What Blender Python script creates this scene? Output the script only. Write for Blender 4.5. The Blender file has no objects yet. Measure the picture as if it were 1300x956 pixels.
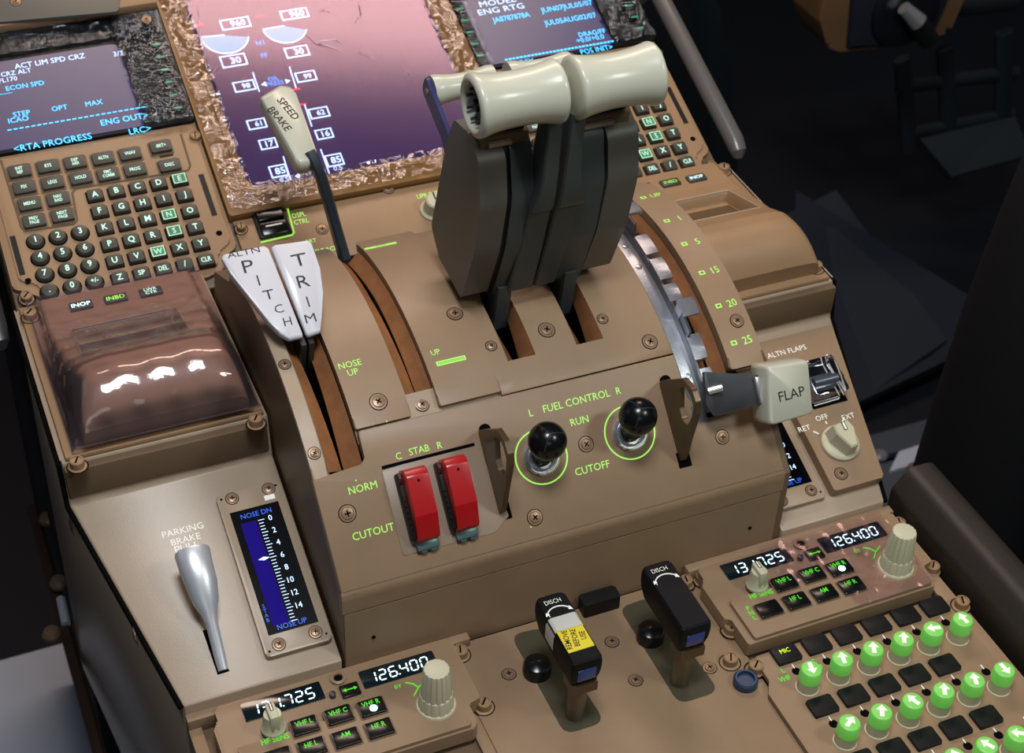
import bpy, bmesh, math, random
from mathutils import Vector, Matrix, Euler
random.seed(7)
COL = bpy.context.scene.collection
R = math.radians
# ---------------------------------------------------------------- camera (surveyed), millimetres
CR = Matrix(((0.91989778,-0.39029716,0.03816026),(-0.21621679,-0.58596125,-0.78096076),(0.3271672,0.71015318,-0.62341325)))
CF = 2089.1448; CC = Vector((-302.15626,-502.92983,699.93304)); PPX, PPY = 650., 433.
def ray(u,v):
    return (CR.transposed() @ Vector(((u-PPX)/CF,(v-PPY)/CF,1.))).normalized()
class Fr:
    """a local frame in millimetres; px() = where a surveyed sight line meets the plane at height h"""
    def __init__(s,M): s.M=M.copy(); s.I=M.inverted()
    def px(s,u,v,h=0.):
        o=s.I@CC; d=s.I.to_3x3()@ray(u,v); t=(h-o.z)/d.z; p=o+d*t; return (p.x,p.y)
    def pts(s,L,h=0.): return [s.px(*q,h) for q in L]
    def w(s,x,y,z=0.): return s.M@Vector((x,y,z))
    def off(s,x,y,z=0.,rz=0.,rx=0.,ry=0.):
        return Fr(s.M@Matrix.Translation((x,y,z))@Matrix.Rotation(R(rz),4,'Z')@Matrix.Rotation(R(rx),4,'X')@Matrix.Rotation(R(ry),4,'Y'))
def slope(o,deg): return Fr(Matrix.Translation(o)@Matrix.Rotation(R(deg),4,'X'))
def onx(u,v,x):
    d=ray(u,v); t=(x-CC.x)/d.x; return CC+d*t
def ony(u,v,y):
    d=ray(u,v); t=(y-CC.y)/d.y; return CC+d*t
def onz(u,v,z):
    d=ray(u,v); t=(z-CC.z)/d.z; return CC+d*t
W0 = Fr(Matrix.Identity(4))
CDU = slope((0,418,97.8),21.8)
FUEL = slope((0,69,50),45)
SIDE = slope((0,69,0),20)
LEDGE = Fr(Matrix.Translation((0,0,72)))
AY, AZ, AR = 218., -35., 166.
def cyl(x,th,r): return slope((x,AY-r*math.sin(R(th)),AZ+r*math.cos(R(th))),th)
def arc(r,t0,t1,n=14):
    return [(AY-r*math.sin(R(t0+(t1-t0)*i/n)),AZ+r*math.cos(R(t0+(t1-t0)*i/n))) for i in range(n+1)]
# ---------------------------------------------------------------- materials
def s2l(c): return tuple(((x/255)/12.92 if x/255<=.04045 else ((x/255+.055)/1.055)**2.4) for x in c)
MATS={}
EMK=1.9
def mat(name,rgb,rough=.5,metal=0.,bump=0.,bscale=900.,emit=None,es=0.,var=0.,coat=0.,spec=.5,trans=0.,ior=1.45,vscale=25.):
    if name in MATS: return MATS[name]
    m=bpy.data.materials.new(name); m.use_nodes=True; nt=m.node_tree; b=nt.nodes['Principled BSDF']
    c=s2l(rgb); b.inputs['Base Color'].default_value=(*c,1); b.inputs['Roughness'].default_value=rough; b.inputs['Metallic'].default_value=metal
    b.inputs['Specular IOR Level'].default_value=spec; b.inputs['Coat Weight'].default_value=coat; b.inputs['Coat Roughness'].default_value=.15
    b.inputs['Transmission Weight'].default_value=trans; b.inputs['IOR'].default_value=ior
    if emit: b.inputs['Emission Color'].default_value=(*s2l(emit),1); b.inputs['Emission Strength'].default_value=es*EMK
    tc=nt.nodes.new('ShaderNodeTexCoord')
    if bump:
        n=nt.nodes.new('ShaderNodeTexNoise'); n.inputs['Scale'].default_value=bscale; n.inputs['Detail'].default_value=3
        nt.links.new(tc.outputs['Object'],n.inputs['Vector']); bp=nt.nodes.new('ShaderNodeBump'); bp.inputs['Strength'].default_value=bump; bp.inputs['Distance'].default_value=.0004
        nt.links.new(n.outputs['Fac'],bp.inputs['Height']); nt.links.new(bp.outputs['Normal'],b.inputs['Normal'])
    if var:
        n=nt.nodes.new('ShaderNodeTexNoise'); n.inputs['Scale'].default_value=vscale; n.inputs['Detail'].default_value=5; n.inputs['Roughness'].default_value=.65
        nt.links.new(tc.outputs['Object'],n.inputs['Vector'])
        r=nt.nodes.new('ShaderNodeValToRGB'); r.color_ramp.elements[0].position=.35; r.color_ramp.elements[1].position=.7
        r.color_ramp.elements[0].color=(*[x*(1-var) for x in c],1); r.color_ramp.elements[1].color=(*[min(1,x*(1+var)) for x in c],1)
        nt.links.new(n.outputs['Fac'],r.inputs['Fac']); nt.links.new(r.outputs['Color'],b.inputs['Base Color'])
    MATS[name]=m; return m
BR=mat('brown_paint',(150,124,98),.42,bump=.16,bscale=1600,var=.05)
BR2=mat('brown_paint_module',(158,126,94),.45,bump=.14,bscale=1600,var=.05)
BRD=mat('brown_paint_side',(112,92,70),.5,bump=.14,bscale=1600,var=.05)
PAL=mat('pale_brown_paint',(172,152,130),.33,bump=.14,bscale=1600,var=.04)
GOLD=mat('display_bezel_paint',(150,112,66),.35,bump=.2,bscale=1500)
BRUSH=mat('slot_seal',(140,92,54),.75,bump=.5,bscale=2600,var=.15,vscale=120)
BLK=mat('black_void',(6,6,7),.9,spec=.1)
BLKP=mat('black_plastic',(22,23,24),.45,spec=.3)
BLKS=mat('black_satin',(15,18,22),.5,spec=.18)
BLKG=mat('black_gloss',(14,15,17),.24,coat=.1)
DGRY=mat('lever_shell_grey',(96,93,86),.42,bump=.25,bscale=2000)
DGRN=mat('lever_arm_grey',(66,73,74),.42,bump=.25,bscale=2000)
KEYM=mat('key_grey',(66,66,60),.42)
CREAM=mat('cream_plastic',(198,198,180),.3,coat=.25,var=.03)
CREAM2=mat('cream_knob',(200,196,168),.38)
WHT=mat('white_paint_handle',(214,214,222),.3,coat=.15)
RED=mat('red_guard',(176,16,24),.33,coat=.2)
REDD=mat('dark_red_guard',(90,18,20),.4)
MET=mat('brushed_metal',(176,180,190),.34,metal=.85,bump=.2,bscale=700)
CHR=mat('chrome',(222,224,228),.2,metal=.75)
STL=mat('dark_steel',(92,94,100),.38,metal=.8)
SCRB=mat('screw_bronze',(150,122,98),.35,metal=.35)
GLOOP=mat('bronze_guard',(96,78,58),.32,metal=.45)
BLREF=mat('reverse_lever_reflection',(60,62,110),.3,metal=.3)  # blue reflection of the display painted into the lever colour
TEAL=mat('switch_toggle_grey',(88,112,112),.35,metal=.4)
def em(name,rgb,s,base=(10,10,10)): return mat(name,base,.4,emit=rgb,es=s)
GRN=em('backlit_green',(165,250,90),.95,(120,150,90))
GRNK=em('key_green',(90,255,40),.9)
GRNB=em('key_green_bright',(120,255,110),2.2)
CYW=em('backlit_white_green',(190,255,225),.85,(180,210,200))
CYWB=em('backlit_key_bright',(170,255,205),.75,(150,200,170))
WHL=mat('white_lettering',(235,235,225),.5,emit=(235,235,225),es=.3)
BKL=mat('black_lettering',(14,14,14),.5)
SCB=em('screen_cyan',(70,195,255),2.6)
SCW=em('screen_white',(190,220,255),2.2)
SCC=em('screen_blue_cyan',(20,150,255),2.4)
SCR=em('screen_red',(255,60,60),1.4)
GBL=em('gauge_blue',(40,110,255),1.1)
SEG=em('segment_white',(215,250,255),2.2)
VIO=mat('gauge_band',(10,5,40),.6,emit=(44,14,190),es=.36,spec=.08)
KNG=mat('knob_green_lit',(130,205,100),.4,emit=(110,225,80),es=.2)
YEL=mat('yellow_label',(232,212,50),.5)
TAPE=mat('white_tape',(196,196,190),.4,coat=.2)
def screen(name,base,e,es,rough):
    m=mat(name,base,rough,emit=e,es=es,spec=.9,coat=0.); return m
SCN=screen('display_glass',(40,28,60),(84,52,140),.22,.38)
SCN2=screen('keypad_screen_glass',(16,20,60),(26,40,150),.22,.33)
SEGB=mat('segment_window',(10,26,32),.12,coat=.4)
GAUG=mat('gauge_glass',(6,7,12),.2,spec=.3)
def film(name,tint,amt,rough=.06,milk=.0,bump=.0,bs=60.,gc=(1,.96,.98)):
    if name in MATS: return MATS[name]
    m=bpy.data.materials.new(name); m.use_nodes=True; nt=m.node_tree; nt.nodes.clear(); N=nt.nodes.new; L=nt.links.new
    o=N('ShaderNodeOutputMaterial'); t=N('ShaderNodeBsdfTransparent'); t.inputs[0].default_value=(*s2l(tint),1)
    g=N('ShaderNodeBsdfGlossy'); g.inputs['Roughness'].default_value=rough; g.inputs['Color'].default_value=(*gc,1)
    lw=N('ShaderNodeFresnel'); lw.inputs['IOR'].default_value=1.5
    ad=N('ShaderNodeMath'); ad.operation='ADD'; ad.inputs[1].default_value=amt; ad.use_clamp=True
    mx=N('ShaderNodeMixShader'); L(lw.outputs[0],ad.inputs[0]); L(ad.outputs[0],mx.inputs[0]); L(t.outputs[0],mx.inputs[1]); L(g.outputs[0],mx.inputs[2])
    last=mx
    if milk:
        d=N('ShaderNodeBsdfDiffuse'); d.inputs[0].default_value=(*s2l((215,205,215)),1); m2=N('ShaderNodeMixShader'); m2.inputs[0].default_value=milk
        L(mx.outputs[0],m2.inputs[1]); L(d.outputs[0],m2.inputs[2]); last=m2
    if bump:
        tc=N('ShaderNodeTexCoord'); n=N('ShaderNodeTexNoise'); n.inputs['Scale'].default_value=bs; n.inputs['Detail'].default_value=4; n.inputs['Distortion'].default_value=1.6
        b=N('ShaderNodeBump'); b.inputs['Strength'].default_value=bump; b.inputs['Distance'].default_value=.004
        L(tc.outputs['Object'],n.inputs['Vector']); L(n.outputs['Fac'],b.inputs['Height']); L(b.outputs[0],g.inputs['Normal'])
    L(last.outputs[0],o.inputs[0]); MATS[name]=m; return m
FILM=film('clear_film',(246,242,250),.02,.16,.0,0,gc=(1,.70,.80))
FILMC=film('clear_film_bezel',(250,246,246),.06,.12,.0,.5,80)
FILMK=film('clear_film_black',(240,240,246),.03,.07,.0,.6,140,gc=(.85,.92,1))
FILMP=film('violet_film',(240,232,244),.02,.10,.035,.12,30)
# ---------------------------------------------------------------- text outlines
_T={}
def text2d(s,thin=0.):
    k=(s,thin)
    if k in _T: return _T[k]
    cu=bpy.data.curves.new('t','FONT'); cu.body=s; cu.size=1.; cu.offset=thin; cu.resolution_u=2; cu.fill_mode='FRONT'
    ob=bpy.data.objects.new('t',cu); COL.objects.link(ob)
    dg=bpy.context.evaluated_depsgraph_get(); me=bpy.data.meshes.new_from_object(ob.evaluated_get(dg))
    vs=[(v.co.x,v.co.y) for v in me.vertices]; fs=[tuple(p.vertices) for p in me.polygons]
    bpy.data.objects.remove(ob); bpy.data.curves.remove(cu); bpy.data.meshes.remove(me)
    _T[k]=(vs,fs); return _T[k]
_h=text2d('H'); CAPH=max(v[1] for v in _h[0])-min(v[1] for v in _h[0])
SEGS={'0':'abcdef','1':'bc','2':'abged','3':'abgcd','4':'fgbc','5':'afgcd','6':'afgedc','7':'abc','8':'abcdefg','9':'abcdfg'}
# ---------------------------------------------------------------- mesh builder (millimetres)
def rpoly(pts,r,n=4):
    out=[]; N=len(pts)
    for i in range(N):
        p=Vector(pts[i]).to_2d(); a=Vector(pts[i-1]).to_2d(); b=Vector(pts[(i+1)%N]).to_2d()
        rr=r[i] if isinstance(r,(list,tuple)) else r
        u=(a-p); v=(b-p); la,lb=u.length,v.length
        if rr<=0 or la<1e-6 or lb<1e-6: out.append(tuple(p)); continue
        u/=la; v/=lb; ang=max(1e-3,min(math.pi-1e-3,math.acos(max(-1,min(1,u.dot(v)))))); d=min(rr/math.tan(ang/2),la*.48,lb*.48)
        s=p+u*d; e=p+v*d
        for k in range(n+1):
            t=k/n; q=s*(1-t)**2+p*2*t*(1-t)+e*t*t; out.append((q.x,q.y))
    return out
def rect(x0,x1,y0,y1,r=0,n=4):
    P=[(x0,y0),(x1,y0),(x1,y1),(x0,y1)]; return rpoly(P,r,n) if r else P
def ccw(P):
    a=sum(P[i-1][0]*P[i][1]-P[i][0]*P[i-1][1] for i in range(len(P))); return P if a>0 else P[::-1]
TX=Matrix(((0,0,1,0),(1,0,0,0),(0,1,0,0),(0,0,0,1)))   # local (a,b,h) -> (y,z,x)
TY=Matrix(((1,0,0,0),(0,0,-1,0),(0,1,0,0),(0,0,0,1)))
class MB:
    def __init__(s): s.v=[]; s.f=[]; s.m=[]; s.mats=[]
    def mi(s,m):
        if m not in s.mats: s.mats.append(m)
        return s.mats.index(m)
    def raw(s,vs,fs,m,T=None):
        o=len(s.v); k=s.mi(m)
        for p in vs:
            q=Vector(p) if len(p)==3 else Vector((p[0],p[1],0))
            s.v.append(tuple(T@q) if T else tuple(q))
        for f in fs: s.f.append(tuple(i+o for i in f)); s.m.append(k)
        return s
    def bm(s,b,m,T=None):
        b.verts.index_update(); s.raw([v.co.copy() for v in b.verts],[[v.index for v in f.verts] for f in b.faces],m,T); b.free(); return s
    def prism(s,P,z0,z1,m,bev=0.,T=None,seg=2,taper=None):
        P=ccw(P); b=bmesh.new(); c=Vector((sum(p[0] for p in P)/len(P),sum(p[1] for p in P)/len(P)))
        lo=[b.verts.new((p[0],p[1],z0)) for p in P]
        hi=[b.verts.new(((p[0]-c.x)*(taper or 1)+c.x,(p[1]-c.y)*(taper or 1)+c.y,z1)) for p in P]
        top=b.faces.new(hi); b.faces.new(lo[::-1])
        for i in range(len(P)): j=(i+1)%len(P); b.faces.new((lo[i],lo[j],hi[j],hi[i]))
        if bev>0: bmesh.ops.bevel(b,geom=list(top.edges),offset=bev,segments=seg,profile=.5,affect='EDGES',clamp_overlap=True)
        return s.bm(b,m,T)
    def box(s,x0,x1,y0,y1,z0,z1,m,bev=0.,T=None,seg=2):
        b=bmesh.new(); bmesh.ops.create_cube(b,size=1.)
        for v in b.verts: v.co=((x0+x1)/2+v.co.x*(x1-x0),(y0+y1)/2+v.co.y*(y1-y0),(z0+z1)/2+v.co.z*(z1-z0))
        if bev>0: bmesh.ops.bevel(b,geom=list(b.edges),offset=bev,segments=seg,profile=.5,affect='EDGES',clamp_overlap=True)
        return s.bm(b,m,T)
    def lathe(s,prof,m,T=None,seg=28,caps=True):
        vs=[];fs=[]
        for r,z in prof:
            for k in range(seg): a=2*math.pi*k/seg; vs.append((r*math.cos(a),r*math.sin(a),z))
        for i in range(len(prof)-1):
            for k in range(seg): k2=(k+1)%seg; fs.append((i*seg+k,i*seg+k2,(i+1)*seg+k2,(i+1)*seg+k))
        if caps:
            if prof[-1][0]>1e-4: fs.append(tuple((len(prof)-1)*seg+k for k in range(seg)))
            if prof[0][0]>1e-4: fs.append(tuple(range(seg))[::-1])
        return s.raw(vs,fs,m,T)
    def cyl(s,x,y,z0,z1,r,m,bev=0.,seg=28,T=None):
        t=Matrix.Translation((x,y,0)); t=T@t if T else t
        P=[(r,z0),(r,z1)] if not bev else [(r,z0),(r,z1-bev),(r-bev*.3,z1-bev*.3),(r-bev,z1)]
        return s.lathe(P,m,t,seg)
    def ring(s,x,y,z,r,w,m,h=.2,seg=40,T=None):
        t=Matrix.Translation((x,y,z)); t=T@t if T else t
        return s.lathe([(r-w/2,0),(r-w/2,h),(r+w/2,h),(r+w/2,0)],m,t,seg,False)
    def tube(s,pts,r,m,seg=12,T=None,caps=True,flat=1.):
        P=[Vector(p) for p in pts]; n=len(P); vs=[];fs=[]; up=None
        for i,p in enumerate(P):
            t=(P[min(i+1,n-1)]-P[max(i-1,0)]).normalized()
            if up is None: up=Vector((1,0,0)) if abs(t.x)<.9 else Vector((0,0,1))
            a=(up-t*up.dot(t)).normalized(); bb=t.cross(a); up=a
            rr=r[i] if isinstance(r,(list,tuple)) else r
            for k in range(seg): an=2*math.pi*(k+.5)/seg; vs.append(tuple(p+a*math.cos(an)*rr+bb*math.sin(an)*rr*flat))
        for i in range(n-1):
            for k in range(seg): k2=(k+1)%seg; fs.append((i*seg+k,i*seg+k2,(i+1)*seg+k2,(i+1)*seg+k))
        if caps: fs.append(tuple((n-1)*seg+k for k in range(seg))); fs.append(tuple(range(seg))[::-1])
        return s.raw(vs,fs,m,T)
    def loft(s,rings,m,T=None,caps=True,closed=True):
        n=len(rings[0]); vs=[p for r in rings for p in r]; fs=[]
        for i in range(len(rings)-1):
            for k in range(n if closed else n-1): k2=(k+1)%n; fs.append((i*n+k,i*n+k2,(i+1)*n+k2,(i+1)*n+k))
        if caps: fs.append(tuple((len(rings)-1)*n+k for k in range(n))); fs.append(tuple(range(n))[::-1])
        return s.raw(vs,fs,m,T)
    def text(s,t,x,y,h,m,ang=0.,sx=1.,z=.12,thin=0.,align='C',T=None,lh=1.45):
        lines=t.split('\n')
        for li,l in enumerate(lines):
            vs,fs=text2d(l,thin)
            if not vs: continue
            x0=min(v[0] for v in vs); x1=max(v[0] for v in vs); k=h/CAPH
            ox=-(x0+x1)/2 if align=='C' else (-x0 if align=='L' else -x1)
            yy=-h/2+((len(lines)-1)/2-li)*h*lh
            M=Matrix.Translation((x,y,z))@Matrix.Rotation(R(ang),4,'Z')
            s.raw([((v[0]+ox)*k*sx,v[1]*k+yy,0) for v in vs],fs,m,T@M if T else M)
        return s
    def seg7(s,t,x,y,h,m,z=.15,T=None,slant=.12,w=None,tk=None):
        w=w or h*.52; tk=tk or h*.13; cx=x
        def bar(x0,y0,x1,y1):
            d=Vector((x1-x0,y1-y0)); L=d.length; d/=L; nn=Vector((-d.y,d.x))*tk/2; a=Vector((x0,y0))+d*tk*.35; b=Vector((x1,y1))-d*tk*.35
            P=[a,a+d*tk*.4+nn,b-d*tk*.4+nn,b,b-d*tk*.4-nn,a+d*tk*.4-nn]
            s.raw([(q.x+q.y*slant+cx,q.y+y,z) for q in P],[(5,4,3,2,1,0)],m,T)
        for ch in t:
            if ch=='.':
                s.raw([(cx-w*.28+a,y+b,z) for a,b in((0,0),(tk,0),(tk,tk),(0,tk))],[(0,1,2,3)],m,T); cx+=w*.12; continue
            S=dict(a=(0,h,w,h),g=(0,h/2,w,h/2),d=(0,0,w,0),f=(0,h/2,0,h),e=(0,0,0,h/2),b=(w,h/2,w,h),c=(w,0,w,h/2))
            for c in SEGS.get(ch,''): bar(*S[c])
            cx+=w*1.55
        return s
    def grid(s,f,nx,ny,m,T=None,skip=None):
        vs=[f(i/nx,j/ny) for j in range(ny+1) for i in range(nx+1)]
        fs=[(j*(nx+1)+i,j*(nx+1)+i+1,(j+1)*(nx+1)+i+1,(j+1)*(nx+1)+i) for j in range(ny) for i in range(nx) if not(skip and skip((i+.5)/nx,(j+.5)/ny))]
        return s.raw(vs,fs,m,T)
    def mesh(s,name,ang=32):
        me=bpy.data.meshes.new(name); me.from_pydata([(a*.001,b*.001,c*.001) for a,b,c in s.v],[],s.f)
        for m in s.mats: me.materials.append(m)
        me.polygons.foreach_set('material_index',s.m); me.polygons.foreach_set('use_smooth',[True]*len(s.f)); me.update()
        me.set_sharp_from_angle(angle=R(ang)); return me
WM={}
def meters(M): N=M.copy(); N.translation=M.translation*.001; return N
def _place(o,F,parent):
    W=meters(F.M) if isinstance(F,Fr) else F
    WM[o.name]=W.copy()
    if parent: o.parent=parent; o.matrix_parent_inverse=Matrix.Identity(4); o.matrix_basis=WM[parent.name].inverted()@W
    else: o.matrix_basis=W
def tag(o,label=None,cat=None,group=None,kind=None):
    if label: o['label']=label
    if cat: o['category']=cat
    if group: o['group']=group
    if kind: o['kind']=kind
    return o
def thing(name,label,cat,F=W0,group=None,kind=None):
    o=bpy.data.objects.new(name,None); o.empty_display_size=.01; COL.objects.link(o); _place(o,F,None); return tag(o,label,cat,group,kind)
def part(name,mb,parent=None,F=None,label=None,ang=32):
    me=mb if isinstance(mb,bpy.types.Mesh) else mb.mesh(name,ang)
    o=bpy.data.objects.new(name,me); COL.objects.link(o); _place(o,F or (Fr(Matrix(WM[parent.name]).copy()) if False else F),parent)
    if label: o['label']=label
    return o
def dup(root,F,parent=None,label=None,group=None):
    def cp(o,par,W):
        c=o.copy(); COL.objects.link(c); WM[c.name]=W.copy(); c.parent=par
        c.matrix_basis=(WM[par.name].inverted()@W) if par else W
        for ch in o.children: cp(ch,c,W@WM[o.name].inverted()@WM[ch.name])
        return c
    c=cp(root,parent,meters(F.M))
    if label: c['label']=label
    if group: c['group']=group
    return c
_M={}
def shared(k,fn):
    if k not in _M: _M[k]=fn().mesh(k)
    return _M[k]
# screws and fasteners
def m_screw(r=3.2):
    mb=MB(); mb.ring(0,0,0,r*1.35,.5,BLK,.05,24); mb.lathe([(r*1.28,0),(r*1.28,.25),(r*1.0,.3),(r*.95,.15),(r*.9,.8),(r*.55,1.05)],SCRB,seg=24)
    for a in(20,110): mb.box(-r*.5,r*.5,-r*.11,r*.11,1.0,1.12,BLK,T=Matrix.Rotation(R(a),4,'Z'))
    return mb
def m_dzus(r=4.2):
    mb=MB(); mb.lathe([(r*1.25,-1),(r*1.25,0),(r*1.0,.3),(r,4.6),(r*.85,5.2),(r*.72,5.2),(r*.72,4.6),(.01,4.6)],BR2,seg=26)
    mb.box(-r*.6,r*.6,-r*.1,r*.1,4.6,5.1,BLK,T=Matrix.Rotation(R(62),4,'Z')); mb.box(-r*.55,r*.55,r*.12,r*.3,4.6,4.9,SCRB,T=Matrix.Rotation(R(62),4,'Z')); mb.ring(0,0,0,r*1.45,.6,BLK,.1,24)
    return mb
def screw(parent,F,x,y,r=3.,z=0.,rz=None,name='screw'):
    me=shared('screw_%.1f'%r,lambda:m_screw(r)); return part(name,me,parent,F.off(x,y,z,rz=random.uniform(0,90) if rz is None else rz))
def dzus(parent,F,x,y,r=4.,z=0.,rz=None):
    me=shared('quarter_turn_fastener_%.1f'%r,lambda:m_dzus(r)); return part('quarter_turn_fastener',me,parent,F.off(x,y,z,rz=random.uniform(-20,20) if rz is None else rz))
# ================================================================ control stand body
st=thing('throttle_quadrant','brown painted throttle quadrant housing with curved slotted top, centre of the pedestal','control stand housing',Fr(Matrix.Translation((0,150,0))))
xL,xR=-129.5,140.
# solid core under the curved covers, its black stands in for shade in the slots
prof=[(73,-25),(73,44),(118,88)]+arc(122,50,-50,16)+[(312,-25)]
mb=MB(); mb.prism(prof,xL+14,xR-2,BLK,T=TX); part('slot_shade_core',mb,st,W0)
def side_prof(r,ex=0): return [(69.5,-25),(69.5,49),(69.5+44,49+44)]+arc(r,39,-20,18)+[(AY+r*.36,AZ+r*.90),(AY+r*.60,AZ+r*.78),(AY+r*.66,50),(AY+r*.66,-25)]
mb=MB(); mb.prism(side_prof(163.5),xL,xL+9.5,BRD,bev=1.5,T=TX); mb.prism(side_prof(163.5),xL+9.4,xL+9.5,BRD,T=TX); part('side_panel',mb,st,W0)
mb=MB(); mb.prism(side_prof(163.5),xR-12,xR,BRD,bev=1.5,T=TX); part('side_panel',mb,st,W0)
# lower aft face, in two panels
mb=MB(); mb.prism([(69,-14),(69,35.2),(75,35.2),(75,-14)],xL+.4,xR-.4,BR,bev=.4,T=TX)
for x in(-113,122): mb.cyl(x,0,0,0.6,1.1,BLK,T=Matrix.Translation((0,69,12))@Matrix.Rotation(R(90),4,'X'))
part('lower_face_panel',mb,st,W0)
def ringseg(mb,x0,x1,t0,t1,r0,r1,m,bev=.0,n=22):
    P=arc(r1,t0,t1,n)+arc(r0,t1,t0,n); mb.prism(P,x0,x1,m,bev=bev,T=TX); 
    return mb
# curved covers
def cover(name,x0,x1,t0,t1,r1,m=BR,bev=1.2,r0=None):
    mb=MB(); P=arc(r1,t0,t1,24)+arc(r0 or r1-6,t1,t0,24)
    # bevel both rims by stacking two half prisms
    xm=(x0+x1)/2; mb.prism(P,xm,x1,m,bev=bev,T=TX)
    b=MB(); b.prism(P,0,x1-xm,m,bev=bev,T=Matrix.Translation((xm,0,0))@Matrix.Diagonal((-1,1,1,1))@TX)
    b.f=[f[::-1] for f in b.f]; mb.raw(b.v,b.f,m)
    return part(name,mb,st,W0)
cover('rim_strip',xL+.2,-121,39,-20,165.2,PAL)
cover('curved_cover',-100.2,-68,31.5,-20,167.6)
cover('curved_cover',-51,-14.6,31,-20,167.8)
# throttle cover with its two lever slots: plates between the slots
TS=[(-4.5,12.5),(38.,54.8)]
def slotted_cover():
    xs=[-14.4,-14.0,TS[0][0],TS[0][1],25.,TS[1][0],TS[1][1],92.1,92.5]; ts=[31.6,31.2]+[31.2-(31.2-25.2)*k/3 for k in(1,2,3)]+[25.2-(25.2+16)*k/20 for k in range(1,21)]+[-20]
    hole=lambda i,j: (xs[i] in(TS[0][0],TS[1][0])) and ts[j]<=25.2+1e-6 and ts[j+1]>=-16-1e-6
    ok=lambda i,j: 0<=i<len(xs)-1 and 0<=j<len(ts)-1 and not hole(i,j)
    vs=[];fs=[]; N=len(xs)
    rim=lambda i,j: .4 if i in(0,N-1) or j in(0,len(ts)-1) else 0.
    pt=lambda x,t,r:(x,AY-r*math.sin(R(t)),AZ+r*math.cos(R(t)))
    for j,t in enumerate(ts):
        for i,x in enumerate(xs): vs.append(pt(x,t,166-rim(i,j)))
    for j,t in enumerate(ts):
        for i,x in enumerate(xs): vs.append(pt(x,t,158))
    M=len(xs)*len(ts); V=lambda i,j:j*N+i
    for j in range(len(ts)-1):
        for i in range(N-1):
            if not ok(i,j): continue
            q=(V(i,j),V(i+1,j),V(i+1,j+1),V(i,j+1)); fs.append(q)
            for (a_,b_),(ni,nj) in zip(((q[0],q[1]),(q[1],q[2]),(q[2],q[3]),(q[3],q[0])),((i,j-1),(i+1,j),(i,j+1),(i-1,j))):
                if not ok(ni,nj): fs.append((b_,a_,a_+M,b_+M))
    mb=MB(); mb.raw(vs,fs,BR); part('curved_cover',mb,st,W0,ang=40)
slotted_cover()
cover('flap_scale_cover',122.5,145.5,38,-20,168.8,bev=2.2,r0=158)
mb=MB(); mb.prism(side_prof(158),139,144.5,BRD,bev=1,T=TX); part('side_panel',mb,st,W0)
# ledge strip under the cover ends
mb=MB(); mb.prism([(AY-163*math.sin(R(34)),AZ+163*math.cos(R(34))),(AY-164.6*math.sin(R(26.8)),AZ+164.6*math.cos(R(26.8))),(AY-150*math.sin(R(26.8)),AZ+150*math.cos(R(26.8))),(AY-150*math.sin(R(36)),AZ+150*math.cos(R(36)))],-100,-14,PAL,bev=.5,T=TX); part('ledge_strip',mb,st,W0)
# seal strips in the slots
def seals(x0,x1,t0,t1,gap,n=26,depth=9,rt=164.5,close=.35):
    for sgn in(-1,1):
        rings=[]
        for i in range(n+1):
            t=t0+(t1-t0)*i/n; g=gap(i/n); xe=x0 if sgn<0 else x1; xc=(x0+x1)/2+sgn*g
            c=[]
            for (x,r) in ((xe,rt),(xc,rt-depth),(xc,rt-depth-1.2),(xe,rt-1.5)):
                c.append((x,AY-r*math.sin(R(t)),AZ+r*math.cos(R(t))))
            rings.append(c if sgn<0 else c[::-1])
        mb=MB(); mb.loft(rings,BRUSH); part('slot_seal',mb,st,W0)
bump=lambda c,w,a,b:(lambda s: b+a*max(0.,1-((s-c)/w)**2))
seals(-120.6,-101,37.8,-20,lambda s:.6+2.6*max(0,1-abs(s-.45)/.42),depth=7,rt=163)
seals(-67.4,-51.4,26.9,-18,lambda s:.35+.9*max(0,1-abs(s-.6)/.5),depth=6,rt=163.5)
for a,b in TS: seals(a,b,25,-15,lambda s:1.4+4.2*max(0,1-abs(s-.30)/.32),depth=10,rt=166.2)
seals(106.5,121.8,44,-20,lambda s:.8+1.2*s,depth=7,rt=163)
# pale frame around slot ends
# screws in the covers
for x,t,r,rr in((-83.5,27.3,167.6,3.6),(-59.5,29.4,163.6,3.),(-23.2,12.5,167.8,3.4),(-10.4,21.2,166,2.4),(-125,14.6,165.2,2.5),(-125,33.8,165.2,2.5),(137.,28.6,168.8,3.1)):
    screw(st,cyl(x,t,r),0,0,rr)
for q,rr in(((694,419),3.6),((765,405),2.4),((825,434),3.4)):
    d=None
    f0=cyl(0,20,166)
    # meet the cylinder
    o=CC; dr=ray(*q); oy,oz=o.y-AY,o.z-AZ; a_=dr.y**2+dr.z**2; b_=oy*dr.y+oz*dr.z; c_=oy*oy+oz*oz-166**2; t_=(-b_-math.sqrt(b_*b_-a_*c_))/a_; p=o+dr*t_
    screw(st,cyl(p.x,math.degrees(math.atan2(AY-p.y,p.z-AZ)),166),0,0,rr)
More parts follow.
